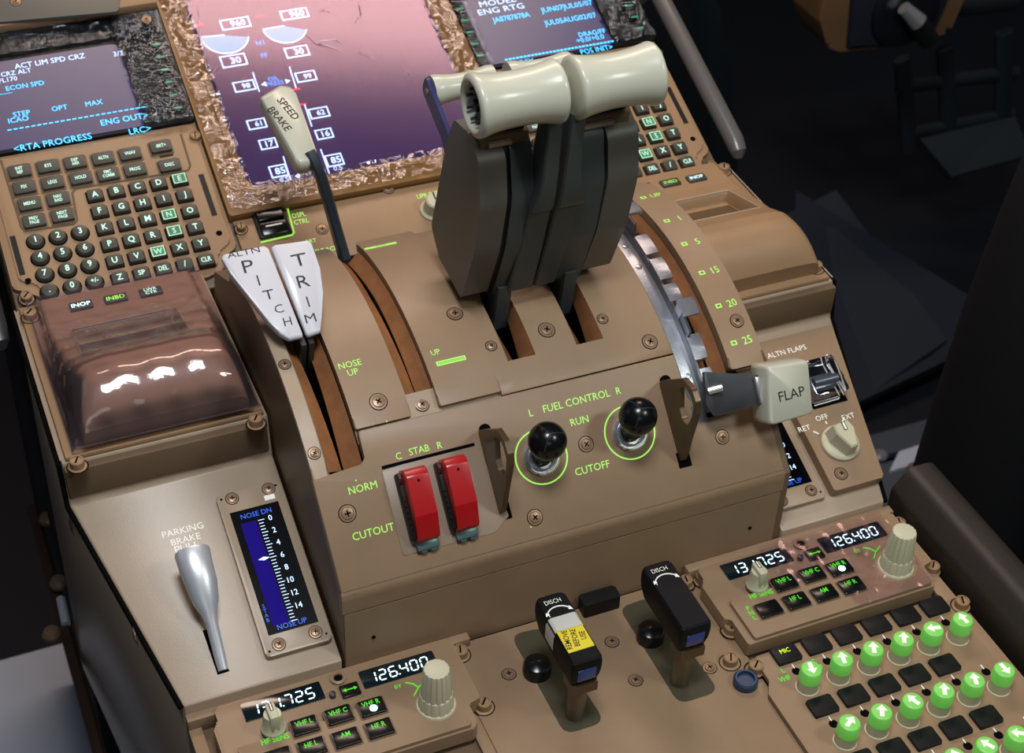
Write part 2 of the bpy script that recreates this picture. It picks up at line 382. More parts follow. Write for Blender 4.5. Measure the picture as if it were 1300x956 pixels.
# lettering on covers
F=cyl(-91.5,19.3,167.7); mb=MB(); mb.text('NOSE\nUP',0,0,3.9,GRN,sx=.92,thin=-.002,lh=1.35); part('lettering',mb,st,F)
F=cyl(-41.6,20.6,167.9); mb=MB(); mb.text('UP',-1.6,1.5,3.4,GRN,sx=.9,thin=-.002); part('lettering',mb,st,F)
F=cyl(-36.5,22.6,167.9); mb=MB(); mb.box(-8.6,8.6,-1.6,1.2,.02,.18,GRN)
for i in range(16): mb.box(-7.6+i,-7.25+i,-1.1,.7,.18,.22,BKL)
part('scale_mark',mb,st,F)
F=cyl(-40,-14.6,167.9); mb=MB(); mb.box(-10,10,-1.,1.3,.02,.18,GRN); mb.text('ARMED',0,.2,1.5,BR,z=.25); part('scale_mark',mb,st,F)
for t,y in(('UP',-10.6),('1',.2),('5',8.2),('15',16.4),('20',24.6),('25',32.9)):
    F=cyl(132,y,168.9); mb=MB(); mb.box(-4,-.4,-1.4,1.4,.02,.18,GRN); mb.box(-3.3,-1.1,-.7,.7,.18,.22,BR); mb.text(t,6.6,0,4.6,GRN,ang=4,sx=.95,thin=.0); part('lettering',mb,st,F)
# ================================================================ flap detent gate (metal)
ga=thing('flap_gate','bright metal flap detent gate with stepped stops along the curved slot','detent gate',cyl(99,15,160))
mb=MB(); P=arc(165.6,46.5,-12,26)+arc(158,-12,46.5,26); mb.prism(P,92.6,101,MET,bev=.3,T=TX); part('gate_strip',mb,ga,W0)
mb=MB(); P=arc(171,45,-12,30)+arc(150,-12,45,30); mb.prism(P,100.8,102.4,STL,bev=.2,T=TX); part('gate_wall',mb,ga,W0)
def tooth(t0,t1,h,w=7.,name='detent_block'):
    mb=MB(); P=arc(171+h,t0,t1,5)+arc(160,t1,t0,5); mb.prism(P,101.2,101.2+w,MET,bev=.4,T=TX); part(name,mb,ga,W0)
for t0,t1,h in((9.8,4.2,1.5),(16.6,11.2,1.5),(21.6,17.6,0),(34.6,29.4,1.),(41.3,36.4,-.5)): tooth(t0,t1,h,8.5)
for t,h in((-1,9),(25,6.5)):
    mb=MB(); P=arc(172+h,t+.6,t-1.6,3)+arc(158,t-1.6,t+.6,3); mb.prism(P,101.2,104,MET,bev=.3,T=TX)
    P=arc(172+h,t+1.4,t-2.2,3)+arc(170+h,t-2.2,t+1.4,3); mb.prism(P,101.5,112,MET,bev=.4,T=TX); P=arc(171+h,t+4.5,t-.5,3)+arc(160,t-.5,t+6,3); mb.prism(P,101.4,103,STL,bev=.2,T=TX)
    part('stop_tab',mb,ga,W0)
for t in(-6,4,10.5,37): mb=MB(); mb.cyl(0,0,0,.5,1.9,MET,bev=.2); part('rivet',mb,ga,cyl(96.5,t,165.6))
for t in(1.,-5,11.): screw(ga,Fr(cyl(108.4,t+1,166).M@Matrix.Rotation(R(90),4,'Y')),0,0,1.5)
# ================================================================ fuel control panel
x1,x2=xL-.5,xR+.5
P=rpoly([(x1,2),(x2,2)]+FUEL.pts([(967,499),(921,523),(899,532),(873,505),(856,450)])+[(-99.8,83.2),(-99.8,65.8),(x1,63.5)],[0,0,1,2,2,3,0,2,3,1])
mb=MB(); mb.prism(P,-5,0,BR,bev=.7)
fp=part('fuel_control_panel',mb,st,FUEL)
mb=MB(); F2=W0
fl=[(71.4,51.6),(69.9,49.9),(69.1,47.6),(69,45),(69,36.2),(74,36.2),(76,48)]
mb.prism(fl,x1,x2,BR,bev=.3,T=TX); part('panel_lip',mb,fp,W0)
def t(s,u,v,h,**k): part('lettering',MB().text(s,*FUEL.px(u,v),h,GRN,thin=-.004,sx=.95,**k),fp,FUEL)
t('FUEL CONTROL',732,509,4.1); t('L',674,524,3.9); t('R',785,496,3.9); t('RUN',735.5,534,4.); t('CUTOFF',752,594,4.1)
t('C',506,579,3.7); t('STAB',532,571,3.7); t('R',558,565,3.7); t('NORM',460.5,619,4.); t('CUTOUT',474,675,4.1)
for q in((452,610),(491,535),(674,669)): mb=MB(); mb.cyl(*FUEL.px(*q),.02,.15,.4,GRN,seg=8); part('index_dot',mb,fp,FUEL)
for q,r in(((441,652),3.5),((679,657),3.3),((744,564),3.3),((917,555),3.1)): screw(fp,FUEL,*FUEL.px(*q),r)
# recessed bay for the cutout switches
q=[(484,598),(604,560),(646,655),(628,676),(512,706)]
mb=MB(); mb.prism(rpoly(FUEL.pts(q),1.5),.02,.35,mat('bay_paint',(146,126,108),.4,bump=.1,bscale=1600),bev=.1); part('switch_bay',mb,fp,FUEL)
mb=MB(); a,b=FUEL.px(485,595),FUEL.px(602,563); mb.box(a[0],b[0],(a[1]+b[1])/2-.9,(a[1]+b[1])/2+.9,.05,.6,BLK,bev=.2); part('bay_slot',mb,fp,FUEL)
# rings round fuel switches
rc=[FUEL.px(687.3,580),FUEL.px(799.5,549)]
for c in rc: mb=MB(); mb.ring(c[0],c[1],.02,15.15,.75,GRN,.18,56); part('ring_mark',mb,fp,FUEL)
for i,c in enumerate(rc):
    Fk=FUEL.off(c[0],c[1],0)
    sw=thing('fuel_control_switch',('black ball-topped fuel control switch marked L in the left green ring','black ball-topped fuel control switch marked R in the right green ring')[i],'switch',Fk,'fuel control switches')
    mb=MB(); mb.lathe([(10.6,0),(10.6,1.2),(9.6,2.2),(8.8,2.2),(8.6,1.2),(8.,1.2),(7.8,3.2),(6.8,3.4),(6.6,1.)],CHR,seg=40); part('bushing',mb,sw,Fk)
    Ft=Fk.off(0,0,2,rx=-19,ry=-7)
    mb=MB(); mb.lathe([(5.,-2),(6.2,4),(6.2,12),(7.2,17)],BLKP,seg=30); part('switch_shaft',mb,sw,Ft)
    mb=MB(); pr=[(6.9,15)]+[(10.6*math.sin(R(a))*1.02,24+10.6*math.cos(R(a))) for a in range(128,-1,-8)]; mb.lathe(pr[:-1]+[(.01,34.6)],BLKG,seg=40)
    part('switch_knob',mb,sw,Ft)
    mb=MB()
    for k in range(3):
        a=90+120*k+25; pts=[(10.75*math.sin(R(e))*math.cos(R(a)),10.75*math.sin(R(e))*math.sin(R(a)),24+10.75*math.cos(R(e))) for e in range(2,62,6)]; mb.tube(pts,.32,STL,seg=6)
    part('knob_line',mb,sw,Ft)
# bronze loop guards: outline surveyed on the guard's own upright plane
_a=FUEL.px(606.7,546); _b=FUEL.px(632.6,652); gx=(_a[0]+_b[0])/2
def gp(u,v): q=FUEL.I@onx(u,v,gx); return (q.y,q.z)
g_out=[gp(*q) for q in((606.7,546),(630,545),(640,560),(645.5,578),(646,592),(640,625),(636,652),(632.6,652),(616.7,607),(609,572))]
g_in=[gp(*q) for q in((627.6,556),(633,556),(639,568),(643,583),(642,596),(638.5,607),(633,598),(629,582))]
gy0=min(q[0] for q in g_out); gyl=max(q[0] for q in g_out)-gy0
for i,(pos,lab) in enumerate((((gx,gy0),'bronze loop guard standing right of the red cutout switches'),(None,'bronze loop guard right of the R fuel switch by the metal gate'))):
    if pos is None: t_=FUEL.px(835.8,484); pos=(t_[0],gy0+t_[1]-_a[1])
    g=thing('switch_guard',lab,'guard',FUEL.off(pos[0],pos[1],0),'loop guards beside the switches')
    Fg=Fr(FUEL.M@Matrix.Translation((pos[0],pos[1],0))@TX)
    out=rpoly([(q[0]-gy0,max(q[1],-1.5)) for q in g_out],2.5,4); inn=rpoly([(q[0]-gy0,q[1]) for q in g_in],2.,4)
    def resample(P,n,c):
        res=[]
        for k in range(n):
            an=2*math.pi*k/n; d=Vector((math.cos(an),math.sin(an))); best=None
            for j in range(len(P)):
                p=Vector(P[j])-c; q2=Vector(P[(j+1)%len(P)])-c; e=q2-p; den=d.x*e.y-d.y*e.x
                if abs(den)<1e-9: continue
                tt=(p.x*e.y-p.y*e.x)/den; ss=(p.x*d.y-p.y*d.x)/den
                if tt>0 and -1e-6<=ss<=1+1e-6: best=max(best or 0,tt)
            res.append(c+d*(best or 1.))
        return res
    c=Vector((sum(p[0] for p in inn)/len(inn),sum(p[1] for p in inn)/len(inn))); n=96; O=resample(out,n,c); I=resample(inn,n,c); vs=[];fs=[]
    for z in(0,3.2):
        for p in O+I: vs.append((p.x,p.y,z))
    N=2*n
    for k in range(n):
        k2=(k+1)%n; fs+=[(k2,k,n+k,n+k2),(N+k,N+k2,N+n+k2,N+n+k),(k,k2,N+k2,N+k),(n+k2,n+k,N+n+k,N+n+k2)]
    mb=MB(); mb.raw(vs,fs,GLOOP); part('guard_loop',mb,g,Fg)
    mb=MB(); mb.lathe([(3.2,-1),(3.2,1.6),(2.6,2.2)],BLK,seg=16,T=Matrix.Translation((gyl*.985,0,4))@Matrix.Rotation(R(-90),4,'X')); part('pivot_boss',mb,g,Fg)
    mb=MB(); mb.box(-4,5,-.3,.3,-1,7,BLK); part('guard_slot',mb,g,Fg)
# red guarded stabiliser cutout switches
for i,(tq,bq,lab) in enumerate((((524,592),(531,690),'red guarded cutout switch marked C, the one by NORM and CUTOUT'),((574,578),(581,676),'red guarded cutout switch marked R, next to the loop guard'))):
    a=FUEL.px(*tq,12); b=FUEL.px(*bq,3)
    xc=a[0]; y0=b[1]; y1=a[1]
    L=y1-y0
    Fs=FUEL.off(xc,y0,0); s=thing('guarded_switch',lab,'switch',Fs,'red guarded cutout switches')
    mb=MB(); mb.box(-8.6,-5.,2,L-2,0,7,BLKP,bev=.8); mb.box(-8,5,2,L-2,0,3,BLKP,bev=.5); part('switch_base',mb,s,Fs)
    # red cover: side profile (along panel y, out z)
    pr=[(0,3.5),(1.2,9),(14,15.5),(L-5,17),(L-1,14),(L-.5,4),(L-4,2),(12,2.5)]
    pr=rpoly(pr,[1,2,2,3,3,2,2,2],3)
    mb=MB(); mb.prism(pr,-6.3,0,RED,bev=1.2,T=Matrix.Translation((0,0,0))@Matrix(((0,0,1,0),(1,0,0,0),(0,1,0,0),(0,0,0,1))))
    b2=MB(); b2.prism(pr,0,6.3,RED,bev=1.2,T=Matrix(((0,0,1,0),(1,0,0,0),(0,1,0,0),(0,0,0,1))))
    m3=MB(); m3.raw(b2.v,b2.f,RED); m3.raw([(-v[0],v[1],v[2]) for v in b2.v],[f[::-1] for f in b2.f],RED)
    m3.cyl(0,0,0,.3,.7,BLK,seg=10,T=Matrix.Translation((0,L-8,16.8)))
    part('switch_cover',m3,s,Fs)
    mb=MB(); mb.cyl(0,0,-8.2,-7.0,3.4,REDD,T=Matrix.Translation((0,L-5,6))@Matrix.Rotation(R(90),4,'Y')); mb.tube([(-7.6,6+k*1.6,5.5+(k%2)*1.5) for k in range(12)],.7,BLKG,seg=8); part('hinge_spring',mb,s,Fs)
    mb=MB(); mb.box(-6.4,6.2,-4.5,1.5,1,4,TEAL,bev=.8); mb.box(-4.5,-1,-5.8,-1,1,3.2,TEAL,bev=.6); mb.box(1,4.5,-5.8,-1,1,3.2,TEAL,bev=.6); part('latch_end',mb,s,Fs)
# ================================================================ thrust levers
TH=11.5
LV=Fr(Matrix.Translation((0,AY,AZ))@Matrix.Rotation(R(TH),4,'X'))     # local y = forward tangent, z = along the lever
# extrusion map: polygon (t, r) -> local (y,z), extruded along x
def xpr(mb,P,x0,x1,m,bev=0.,both=True,seg=3):
    if not both: return mb.prism(P,x0,x1,m,bev=bev,T=TX,seg=seg)
    xm=(x0+x1)/2; b=MB(); b.prism(P,0,(x1-x0)/2,m,bev=bev,T=TX,seg=seg)
    mb.raw([(xm+v[0],v[1],v[2]) for v in b.v],b.f,m); mb.raw([(xm-v[0],v[1],v[2]) for v in b.v],[f[::-1] for f in b.f],m); return mb
shell=rpoly([(-2,178.5),(33,176),(49,187),(41,262),(35,281),(17,288),(0,283),(-9.5,259),(-9.5,222)],[5,5,8,30,4,4,12,30,60],9)
cheek=rpoly([(-3,177.5),(30,176),(46,187),(40,262),(30,284),(14,289),(3,283),(-8,258),(-9.5,222)],[2,5,8,30,4,4,12,30,60],9)
for side in(0,1):
    mir=lambda x: x if side==0 else 51.5-x-(3.5 if False else 0)
    X=lambda a,b:(a,b) if side==0 else tuple(sorted((MX-a,MX-b)))
    MX=50.5
    lab=('pair member with cream grip and shell on the side of the speed brake lever','pair member with cream grip and shell on the side of the flap gate')[side]
    lab=('grey thrust lever beside the speed brake lever, hollow end of its cream grip showing','grey thrust lever beside the flap gate, its cream grip reaching over the far keypad')[side]
    tl=thing('thrust_lever',lab,'lever',LV.off(4 if side==0 else 46,0,AR),'thrust levers')
    mb=MB(); a,b=X(-20,-4.6) if side==0 else (54.2,72.5); xpr(mb,shell,a,b,DGRY,bev=3.2,seg=4)
    part('lever_shell',mb,tl,LV,ang=48)
    mb=MB(); a,b=(-4.4,-1.2) if side==0 else (53.3,54.1); xpr(mb,[(p[0]+1.5,p[1]-.5) for p in cheek],a,b,BLKP); part('shell_seam',mb,tl,LV)
    a,b=(-1.2,11.5) if side==0 else (33.5,53.2)
    mb=MB(); xpr(mb,cheek,a,b,DGRN,bev=2.2); part('inner_cheek',mb,tl,LV,ang=48)
    # arm: lower wide block, waist and narrow neck up to the grip; stem down into the slot
    if side==0: secs=[(179.5,6.5,21.8,-5.5),(181,6,22,-6.5),(215,7.5,22,-9.5),(248.5,9,21.6,-11.5),(249.5,9,21.6,-13.5),(252,9.4,21.5,-14.2),(262,11.4,21.4,-14.5),(275,12,21.2,-13.5),(312,12,20.5,-9)]
    else: secs=[(179.5,23,35.6,-5.5),(181,22.6,36,-6.5),(215,23.4,37.5,-9.5),(248.5,24.2,38.5,-11.5),(249.5,24.2,42,-13.5),(252,24.2,41,-14.2),(262,24.3,37,-14.5),(275,24.4,34.5,-13.5),(312,24.6,33,-9)]
    rings=[]
    for r,xa,xb,ya in secs:
        yb=2; ch=1.
        rings.append([(xa+ch,ya,r),(xb-ch,ya,r),(xb,ya+ch,r),(xb,yb,r),(xa,yb,r),(xa,ya+ch,r)])
    sx0,sx1=(.8,9.) if side==0 else (42.3,50)
    mb=MB(); mb.loft([[(sx0,-7,150),(sx1,-7,150),(sx1,5,150),(sx0,5,150)],[(sx0,-6.5,172),(sx1,-6.5,172),(sx1,6,172),(sx0,6,172)],[(sx0,-5.5,184),(sx1,-5.5,184),(sx1,8,184),(sx0,8,184)]],DGRN); part('lever_stem',mb,tl,LV,ang=25)
    mb=MB(); mb.loft(rings,DGRN); part('lever_arm',mb,tl,LV,ang=25)
    # grip: waisted spool along x
    x0,x1=(-28.5,20.) if side==0 else (26.,74.5)
    gc=(0,322)
    pr=[]
    n=44; rE=17.6; rM=14.2
    for k in range(n+1):
        u=k/n; x=x0+(x1-x0)*u
        # wide at both ends, waist displaced outboard end
        r=rM+(rE-rM)*abs(2*u-1)**2.2
        if side==1: r=rM+(rE-rM)*abs(2*u-1)**2.0
        e=min(u,1-u)*(x1-x0)
        if e<3.6: r-= 3.6-math.sqrt(max(0,3.6**2-(3.6-e)**2))
        pr.append((r,x))
    T=Matrix.Translation((0,gc[0],gc[1]))@Matrix.Rotation(R(90),4,'Y')
    if side==0: prof=[(3,x0+9),(10.5,x0+9),(11.8,x0+1.2),(13.2,x0)]+pr+[(3,x1)]
    else: prof=[(3,x0)]+pr+[(12,x1+.1),(3,x1+.1)]
    mb=MB(); mb.lathe(prof,CREAM,T=T,seg=48); part('grip',mb,tl,LV,ang=60)
    if side==0:
        mb=MB(); mb.lathe([(9.4,x0+8.2),(.01,x0+8.2)],BLK,T=T,seg=24,caps=False); mb.box(-2,2,-3,3,0,6,BLKP,bev=.6,T=T@Matrix.Translation((0,0,x0+2))); 
        for k in range(8): a=k*45; mb.box(-.6,.6,-.6,.6,0,8,STL,T=T@Matrix.Translation((8.6*math.cos(R(a)),8.6*math.sin(R(a)),x0+1)))
        part('grip_socket',mb,tl,LV)
    # bracket under the grip
    mb=MB(); xa,xb=(-17,10) if side==0 else (36,69)
    mb.box(xa,xb,6,22,284,292,BRD,bev=1); mb.box(xa+2,xb-2,8,20,292,297,BLKP,bev=.8); mb.box(xa+4,xb-10,4,8,286,289,PAL,bev=.4)
    part('switch_bracket',mb,tl,LV)
    # reverse lever, standing forward of the grip
    pass
    px_=[LV.I@onx(*p,-18) for p in((545,116),(566,170),(572,200))]
    dx=0 if side==0 else 0
    xb0=-18 if side==0 else 68
    P=[(p.y,p.z) for p in px_]
    # flat bar
    mb=MB(); w=6.2
    Lp=[];Rp=[]
    for k,p in enumerate(P):
        a=Vector(P[max(0,k-1)]); b=Vector(P[min(2,k+1)]); d=(b-a).normalized(); nn=Vector((-d.y,d.x)); ww=w*(1,.9,.8)[k]; Lp.append(Vector(p)+nn*ww); Rp.append(Vector(p)-nn*ww)
    d=(Vector(P[0])-Vector(P[1])).normalized(); cap=[Vector(P[0])+d*w*.8]
    poly=rpoly([tuple(v) for v in Lp[::-1]+[Lp[0]+d*w]+[Rp[0]+d*w]+Rp],[0,2,2,5,5,2,0][:len(Lp)+len(Rp)+2]+[0]*4,5)
    xpr(mb,poly,xb0-1.4,xb0+1.4,BLREF if side==0 else DGRY,bev=.5,seg=1)
    rv=part('reverse_lever',mb,tl,LV)
    mb=MB(); T2=Matrix.Translation((0,P[0][0],P[0][1]))@Matrix.Rotation(R(90),4,'Y'); xs=(xb0+1.4,xb0+38) if side==0 else (xb0-39,xb0-1.4)
    pr=[(.01,xs[0])]+[(7.2+2.6*abs(2*k/12-1)**2.2-(1.2 if k in(0,12) else 0),xs[0]+(xs[1]-xs[0])*k/12) for k in range(13)]+[(.01,xs[1])]
    mb.lathe(pr,CREAM,T=T2,seg=30,caps=False); part('reverse_grip',mb,rv,LV)
    mb=MB(); mb.lathe([(2.1,xb0-1.9),(2.1,xb0-1.3)],SCRB,T=T2,seg=16); part('rivet',mb,rv,LV)
# ================================================================ speed brake lever
B=[onx(438,330,-59.5),onx(427,292,-61),onx(416,252,-63.5),onx(407,224,-66.5),onx(398,205,-69),onx(392,193,-70.5)]
sb=thing('speed_brake_lever','cream wedge handle lettered SPEED BRAKE on a bent dark steel shaft','lever',Fr(Matrix.Translation(B[0])))
mb=MB(); rings=[]
for i,p in enumerate(B):
    d=(B[min(i+1,5)]-B[max(i-1,0)]).normalized(); u=Vector((1,0,0)); u=(u-d*u.dot(d)).normalized(); v=d.cross(u)
    a,b=3.1,5.2; rings.append([tuple(p+u*x*a+v*y*b) for x,y in((-1,-.6),(-.6,-1),(.6,-1),(1,-.6),(1,.6),(.6,1),(-.6,1),(-1,.6))])
mb.loft(rings,mat('shaft_steel',(70,80,88),.3,metal=.6)); part('lever_shaft',mb,sb,W0,ang=25)
# handle frame: z out of the lettered face, y from shaft to crown
hb=onx(391,196,-70.5); ht=onx(338,117,-80.5)
yv=(ht-hb).normalized(); vd=(CC-hb).normalized(); zv=(vd-yv*vd.dot(yv)).normalized(); zv=(zv+Vector((.42,0,.18))).normalized(); zv=(zv-yv*zv.dot(yv)).normalized(); xv=yv.cross(zv)
M=Matrix((( xv.x,yv.x,zv.x,hb.x),(xv.y,yv.y,zv.y,hb.y),(xv.z,yv.z,zv.z,hb.z),(0,0,0,1))); H=Fr(M)
fc=[(324,132),(358,105),(374,113),(402,190),(394,205),(377,207)]
fc=[(331,122),(356,107),(369,109),(376,117),(402,190),(401,198),(392,205),(381,206),(375,202)]
FP=[H.px(*q,4) for q in fc]; FP=ccw(FP)
c=Vector((sum(p[0] for p in FP)/len(FP),sum(p[1] for p in FP)/len(FP)))
mb=MB(); n=len(FP)
def ringat(s,z,dx=0): return [((p[0]-c.x)*s+c.x+dx,(p[1]-c.y)*s+c.y,z) for p in FP]
FPr=rpoly(FP,2.2,3); FP=FPr
mb.loft([ringat(.86,-9),ringat(.98,-7.5),ringat(1.03,-3),ringat(1.03,1),ringat(1.0,3),ringat(.93,4)],CREAM); part('lever_handle',mb,sb,H,ang=50)
mb=MB(); a=H.px(365,134,4); b=H.px(356,156,4)
import math as _m
ang=_m.degrees(_m.atan2(H.px(384,160,4)[1]-H.px(353,124,4)[1],H.px(384,160,4)[0]-H.px(353,124,4)[0]))
mb.text('SPEED',*H.px(366,138,4),4.7,BKL,ang=ang,z=4.15,sx=1.,thin=.012); mb.text('BRAKE',*H.px(355,151,4),4.7,BKL,ang=ang,z=4.15,sx=1.,thin=.012); part('lettering',mb,sb,H)
# ================================================================ alternate pitch trim levers
TP=slope((-110.5,AY-170*math.sin(R(11)),AZ+170*math.cos(R(11))),30)
L1=[(281,327),(284,322),(335,311),(341,314),(386,427),(368,431),(356,424),(343,411),(292,347)]
L2=[(344,313),(349,310),(391,304),(396,308),(407,340),(411,372),(409,405),(407,421),(390,427)]
for i,(poly,lab,tx) in enumerate(((L1,'white pitch trim lever lettered ALTN PITCH, spreading over the slot','P'),(L2,'white trim lever lettered TRIM, the partner of ALTN PITCH','T'))):
    tl=thing('trim_lever',lab,'lever',TP.off(0,0),'pitch trim levers')
    P=[TP.px(*q,8) for q in poly]; P=rpoly(P,1.6,3); P=ccw(P); c=Vector((sum(p[0] for p in P)/len(P),sum(p[1] for p in P)/len(P)))
    rg=lambda s,z:[((p[0]-c.x)*s+c.x,(p[1]-c.y)*s+c.y,z) for p in P]
    mb=MB(); mb.loft([rg(.8,-1),rg(.93,1.),rg(.99,4),rg(1,6.4),rg(.985,7.5),rg(.95,8)],WHT); part('lever_handle',mb,tl,TP,ang=50)
    mb=MB()
    T=lambda s,u,v,h,**k: mb.text(s,*TP.px(u,v,8),h,BKL,z=8.15,thin=-.004,**k)
    if i==0:
        T('ALTN',309,320.5,3.5,sx=1.45); T('P',315,338,7.6,sx=1.3); T('I',328,356,6.4); T('T',341,374,5.6,sx=1.3); T('C',354,392,4.9,sx=1.1); T('H',365,408,5.,sx=1.05)
    else:
        T('T',380,330,7.6,sx=1.35); T('R',385,357,7.4,sx=1.2); T('I',391,383,6.2); T('M',394,404,5.2,sx=1.25)
    part('lettering',mb,tl,TP)
    mb=MB(); x=-110.5+(-2.2 if i==0 else 2.2); mb.prism(arc(172,13,4,4)+arc(150,4,13,4),x-1.5,x+1.5,STL,T=TX); part('lever_stem',mb,tl,W0)
# ================================================================ flap lever
fl_=thing('flap_lever','cream block handle lettered FLAP on a flat grey arm out of the gate','lever',Fr(Matrix.Translation((100,100,82))))
FH=slope((138,86,92),52)
fp_=[(960,460),(1026,452),(1032,463),(1033,526),(978,542),(969,533)]
f4=[FH.px(*q,9) for q in((975,466),(1027,457),(1033,525),(978,541))]
P=rpoly(ccw(f4),[2,3,5,3] if False else 2.6,4); c=Vector((sum(p[0] for p in P)/len(P),sum(p[1] for p in P)/len(P)))
rg=lambda s,z,dx=0,dy=0:[((p[0]-c.x)*s+c.x+dx,(p[1]-c.y)*s+c.y+dy,z) for p in P]
mb=MB(); mb.loft([rg(.9,-13,0,2),rg(1,-11,0,2),rg(1.02,-2,0,1.2),rg(1.01,6,0,.4),rg(.985,8,0,0),rg(.93,9)],CREAM); part('lever_handle',mb,fl_,FH,ang=50)
mb=MB(); mb.text('FLAP',*FH.px(1005,500,9),5.6,BKL,z=9.15,sx=1.0); part('lettering',mb,fl_,FH)
A1=FH.px(958,490,0)
ar=[FH.px(*q,-2) for q in((893,472),(962,476),(970,512),(908,528),(896,515))]
mb=MB(); mb.prism(rpoly(ar,1.2),-4,-1,STL,bev=.4); part('lever_arm',mb,fl_,FH)
mb=MB(); q=[FH.px(*q,-1) for q in((956,479),(962,478),(970,510),(964,512))]; mb.prism(q,-3,1.2,CHR,bev=.3); part('arm_collar',mb,fl_,FH)
a=ony(899,497,96); b=ony(917,492,94)
mb=MB(); mb.tube([a,b],2.2,CHR,seg=16); part('gate_pin',mb,fl_,W0)
a=cyl(104,44.5,170)
mb=MB(); mb.cyl(0,0,0,9.5,4.6,MET,bev=.6,T=Matrix.Rotation(R(90),4,'Y')); part('gate_roller',mb,fl_,a)
# ================================================================ forward aisle stand (plate behind the keypads)
fs=thing('forward_pedestal','brown sloping forward pedestal shell that carries the keypads and the centre display','pedestal',Fr(Matrix.Translation((0,400,40))))
mb=MB(); mb.box(-247,247,-86,300,-40,-3,BRD,bev=1.5); part('mounting_frame',mb,fs,CDU)
# centre strip with display control switches
mb=MB(); mb.box(-101.5,101.5,-86,-42,-3,1,BR2,bev=.8); cs=part('switch_strip',mb,fs,CDU)
mb=MB(); f=lambda s,u,v,h,**k: mb.text(s,*CDU.px(u,v,1),h,GRN,z=1.15,thin=.004,**k)
f('DSPL\nCTRL',381,277,3.6,sx=.8,lh=1.5); f('CTR PNL',548,223,3.4,sx=.85); f('UPR DSPL',545,247,3.4,sx=.85); f('BRT',395,306,2.8); f('FLT RCD',415,317,3.2,sx=.85); f('LWR',600,270,3.)
P=CDU.pts([(363,257),(374,298),(331,308)],1); mb.tube([(P[0][0],P[0][1],1.2),(P[1][0],P[1][1]+1.5,1.2),(P[1][0]-1.5,P[1][1],1.2),(P[2][0],P[2][1],1.2)],.55,GRN,seg=6)
part('lettering',mb,cs,CDU)
for q in((306,290),(409,291),(493,240)): dzus(cs,CDU,*CDU.px(*q,2),3.0,z=1) if q[0]==306 else screw(cs,CDU,*CDU.px(*q,1),3.,z=1)
a=CDU.px(345,283,2)
rk=thing('rocker_switch','black DSPL CTRL rocker switch with a white bar','switch',CDU.off(a[0],a[1],1))
mb=MB(); mb.box(-11,11,-11,11,0,2.5,BLKP,bev=1); mb.box(-9,9,-10,-.5,2.4,5,BLKG,bev=1,T=Matrix.Rotation(R(8),4,'X')); mb.box(-9,9,.5,10,2.4,5,BLKG,bev=1,T=Matrix.Rotation(R(-6),4,'X')); part('switch_rocker',mb,rk,CDU.off(a[0],a[1],1))
mb=MB(); mb.box(-5.5,5.5,-4.6,-3.8,4.3,4.95,WHL); part('white_bar',mb,rk,CDU.off(a[0],a[1],1))
a=CDU.px(551,262,6); Fk=CDU.off(a[0],a[1],1)
kn=thing('brightness_knob','cream rotary knob half hidden behind the thrust lever shell, by the UPR lettering','knob',Fk)
mb=MB(); mb.lathe([(9,0),(9,1.5),(7.2,3),(6.6,12),(5.6,13)],CREAM2,seg=28); mb.box(-.5,.5,0,6,12.9,13.3,BKL); part('knob_body',mb,kn,Fk)
# ================================================================ keypad units
def K2(a,b): return (a/3.939,160+b/3.939)
def _k(u,v): return CDU.px(u,v,6)
_c=[_k(119.8,245.5),_k(228,227),_k(152.3,350.9),_k(262,329.3)]
xA=(_c[0][0]+_c[2][0])/2; PH=((_c[1][0]-_c[0][0])+(_c[3][0]-_c[2][0]))/8; yA=(_c[0][1]+_c[1][1])/2; PV=(yA-(_c[2][1]+_c[3][1])/2)/5
DXR=sum(_k(*q)[0]-xA-i*PH for q,i in(((794,140.7),2),((814.7,136.4),3),((837.2,131.8),4),((871.6,203.2),4)))/4
def key_rect():
    mb=MB(); mb.prism(rect(-5.6,5.6,-4.8,4.8,1.),0,.3,BLK); mb.prism(rect(-5.0,5.0,-4.2,4.2,.9),0,3.4,KEYM,bev=.8,seg=3,taper=.93); return mb
def key_wide():
    mb=MB(); mb.prism(rect(-8.,8.,-5.7,5.7,1.),0,.5,BRD); mb.prism(rect(-7.1,7.1,-4.8,4.8,.9),0,3.,KEYM,bev=.8,seg=3,taper=.94); return mb
def key_round():
    mb=MB(); mb.lathe([(6.1,0),(6.1,.3),(5.6,.3)],BLK,seg=30); mb.lathe([(5.3,0),(5.1,2.2),(4.4,3.3),(2.5,3.6),(.01,3.6)],KEYM,seg=30); return mb
MINT=em('mint_face',(90,150,120),.28,(70,100,85))
def lit_face():
    mb=MB(); mb.box(-4.3,4.3,-3.6,3.6,3.4,3.5,CYWB,bev=.1); mb.box(-3.7,3.7,-3.,3.,3.5,3.55,MINT); return mb
_leg={}
def legend(s,h,m,z,sx=.9):
    k=(s,h,m.name,z)
    if k not in _leg: _leg[k]=MB().text(s,0,0,h,m,z=z,sx=sx,lh=1.3,thin=.014).mesh('legend')
    return _leg[k]
LET=['ABCDE','FGHIJ','KLMNO','PQRST','UVWXY']
NUM=[('1',172,563),('2',285,545),('3',398,523),('4',200,650),('5',312,625),('6',425,608),('7',225,733),('8',338,710),('9',450,690),('.',247,812),('0',362,792),('+/-',475,772)]
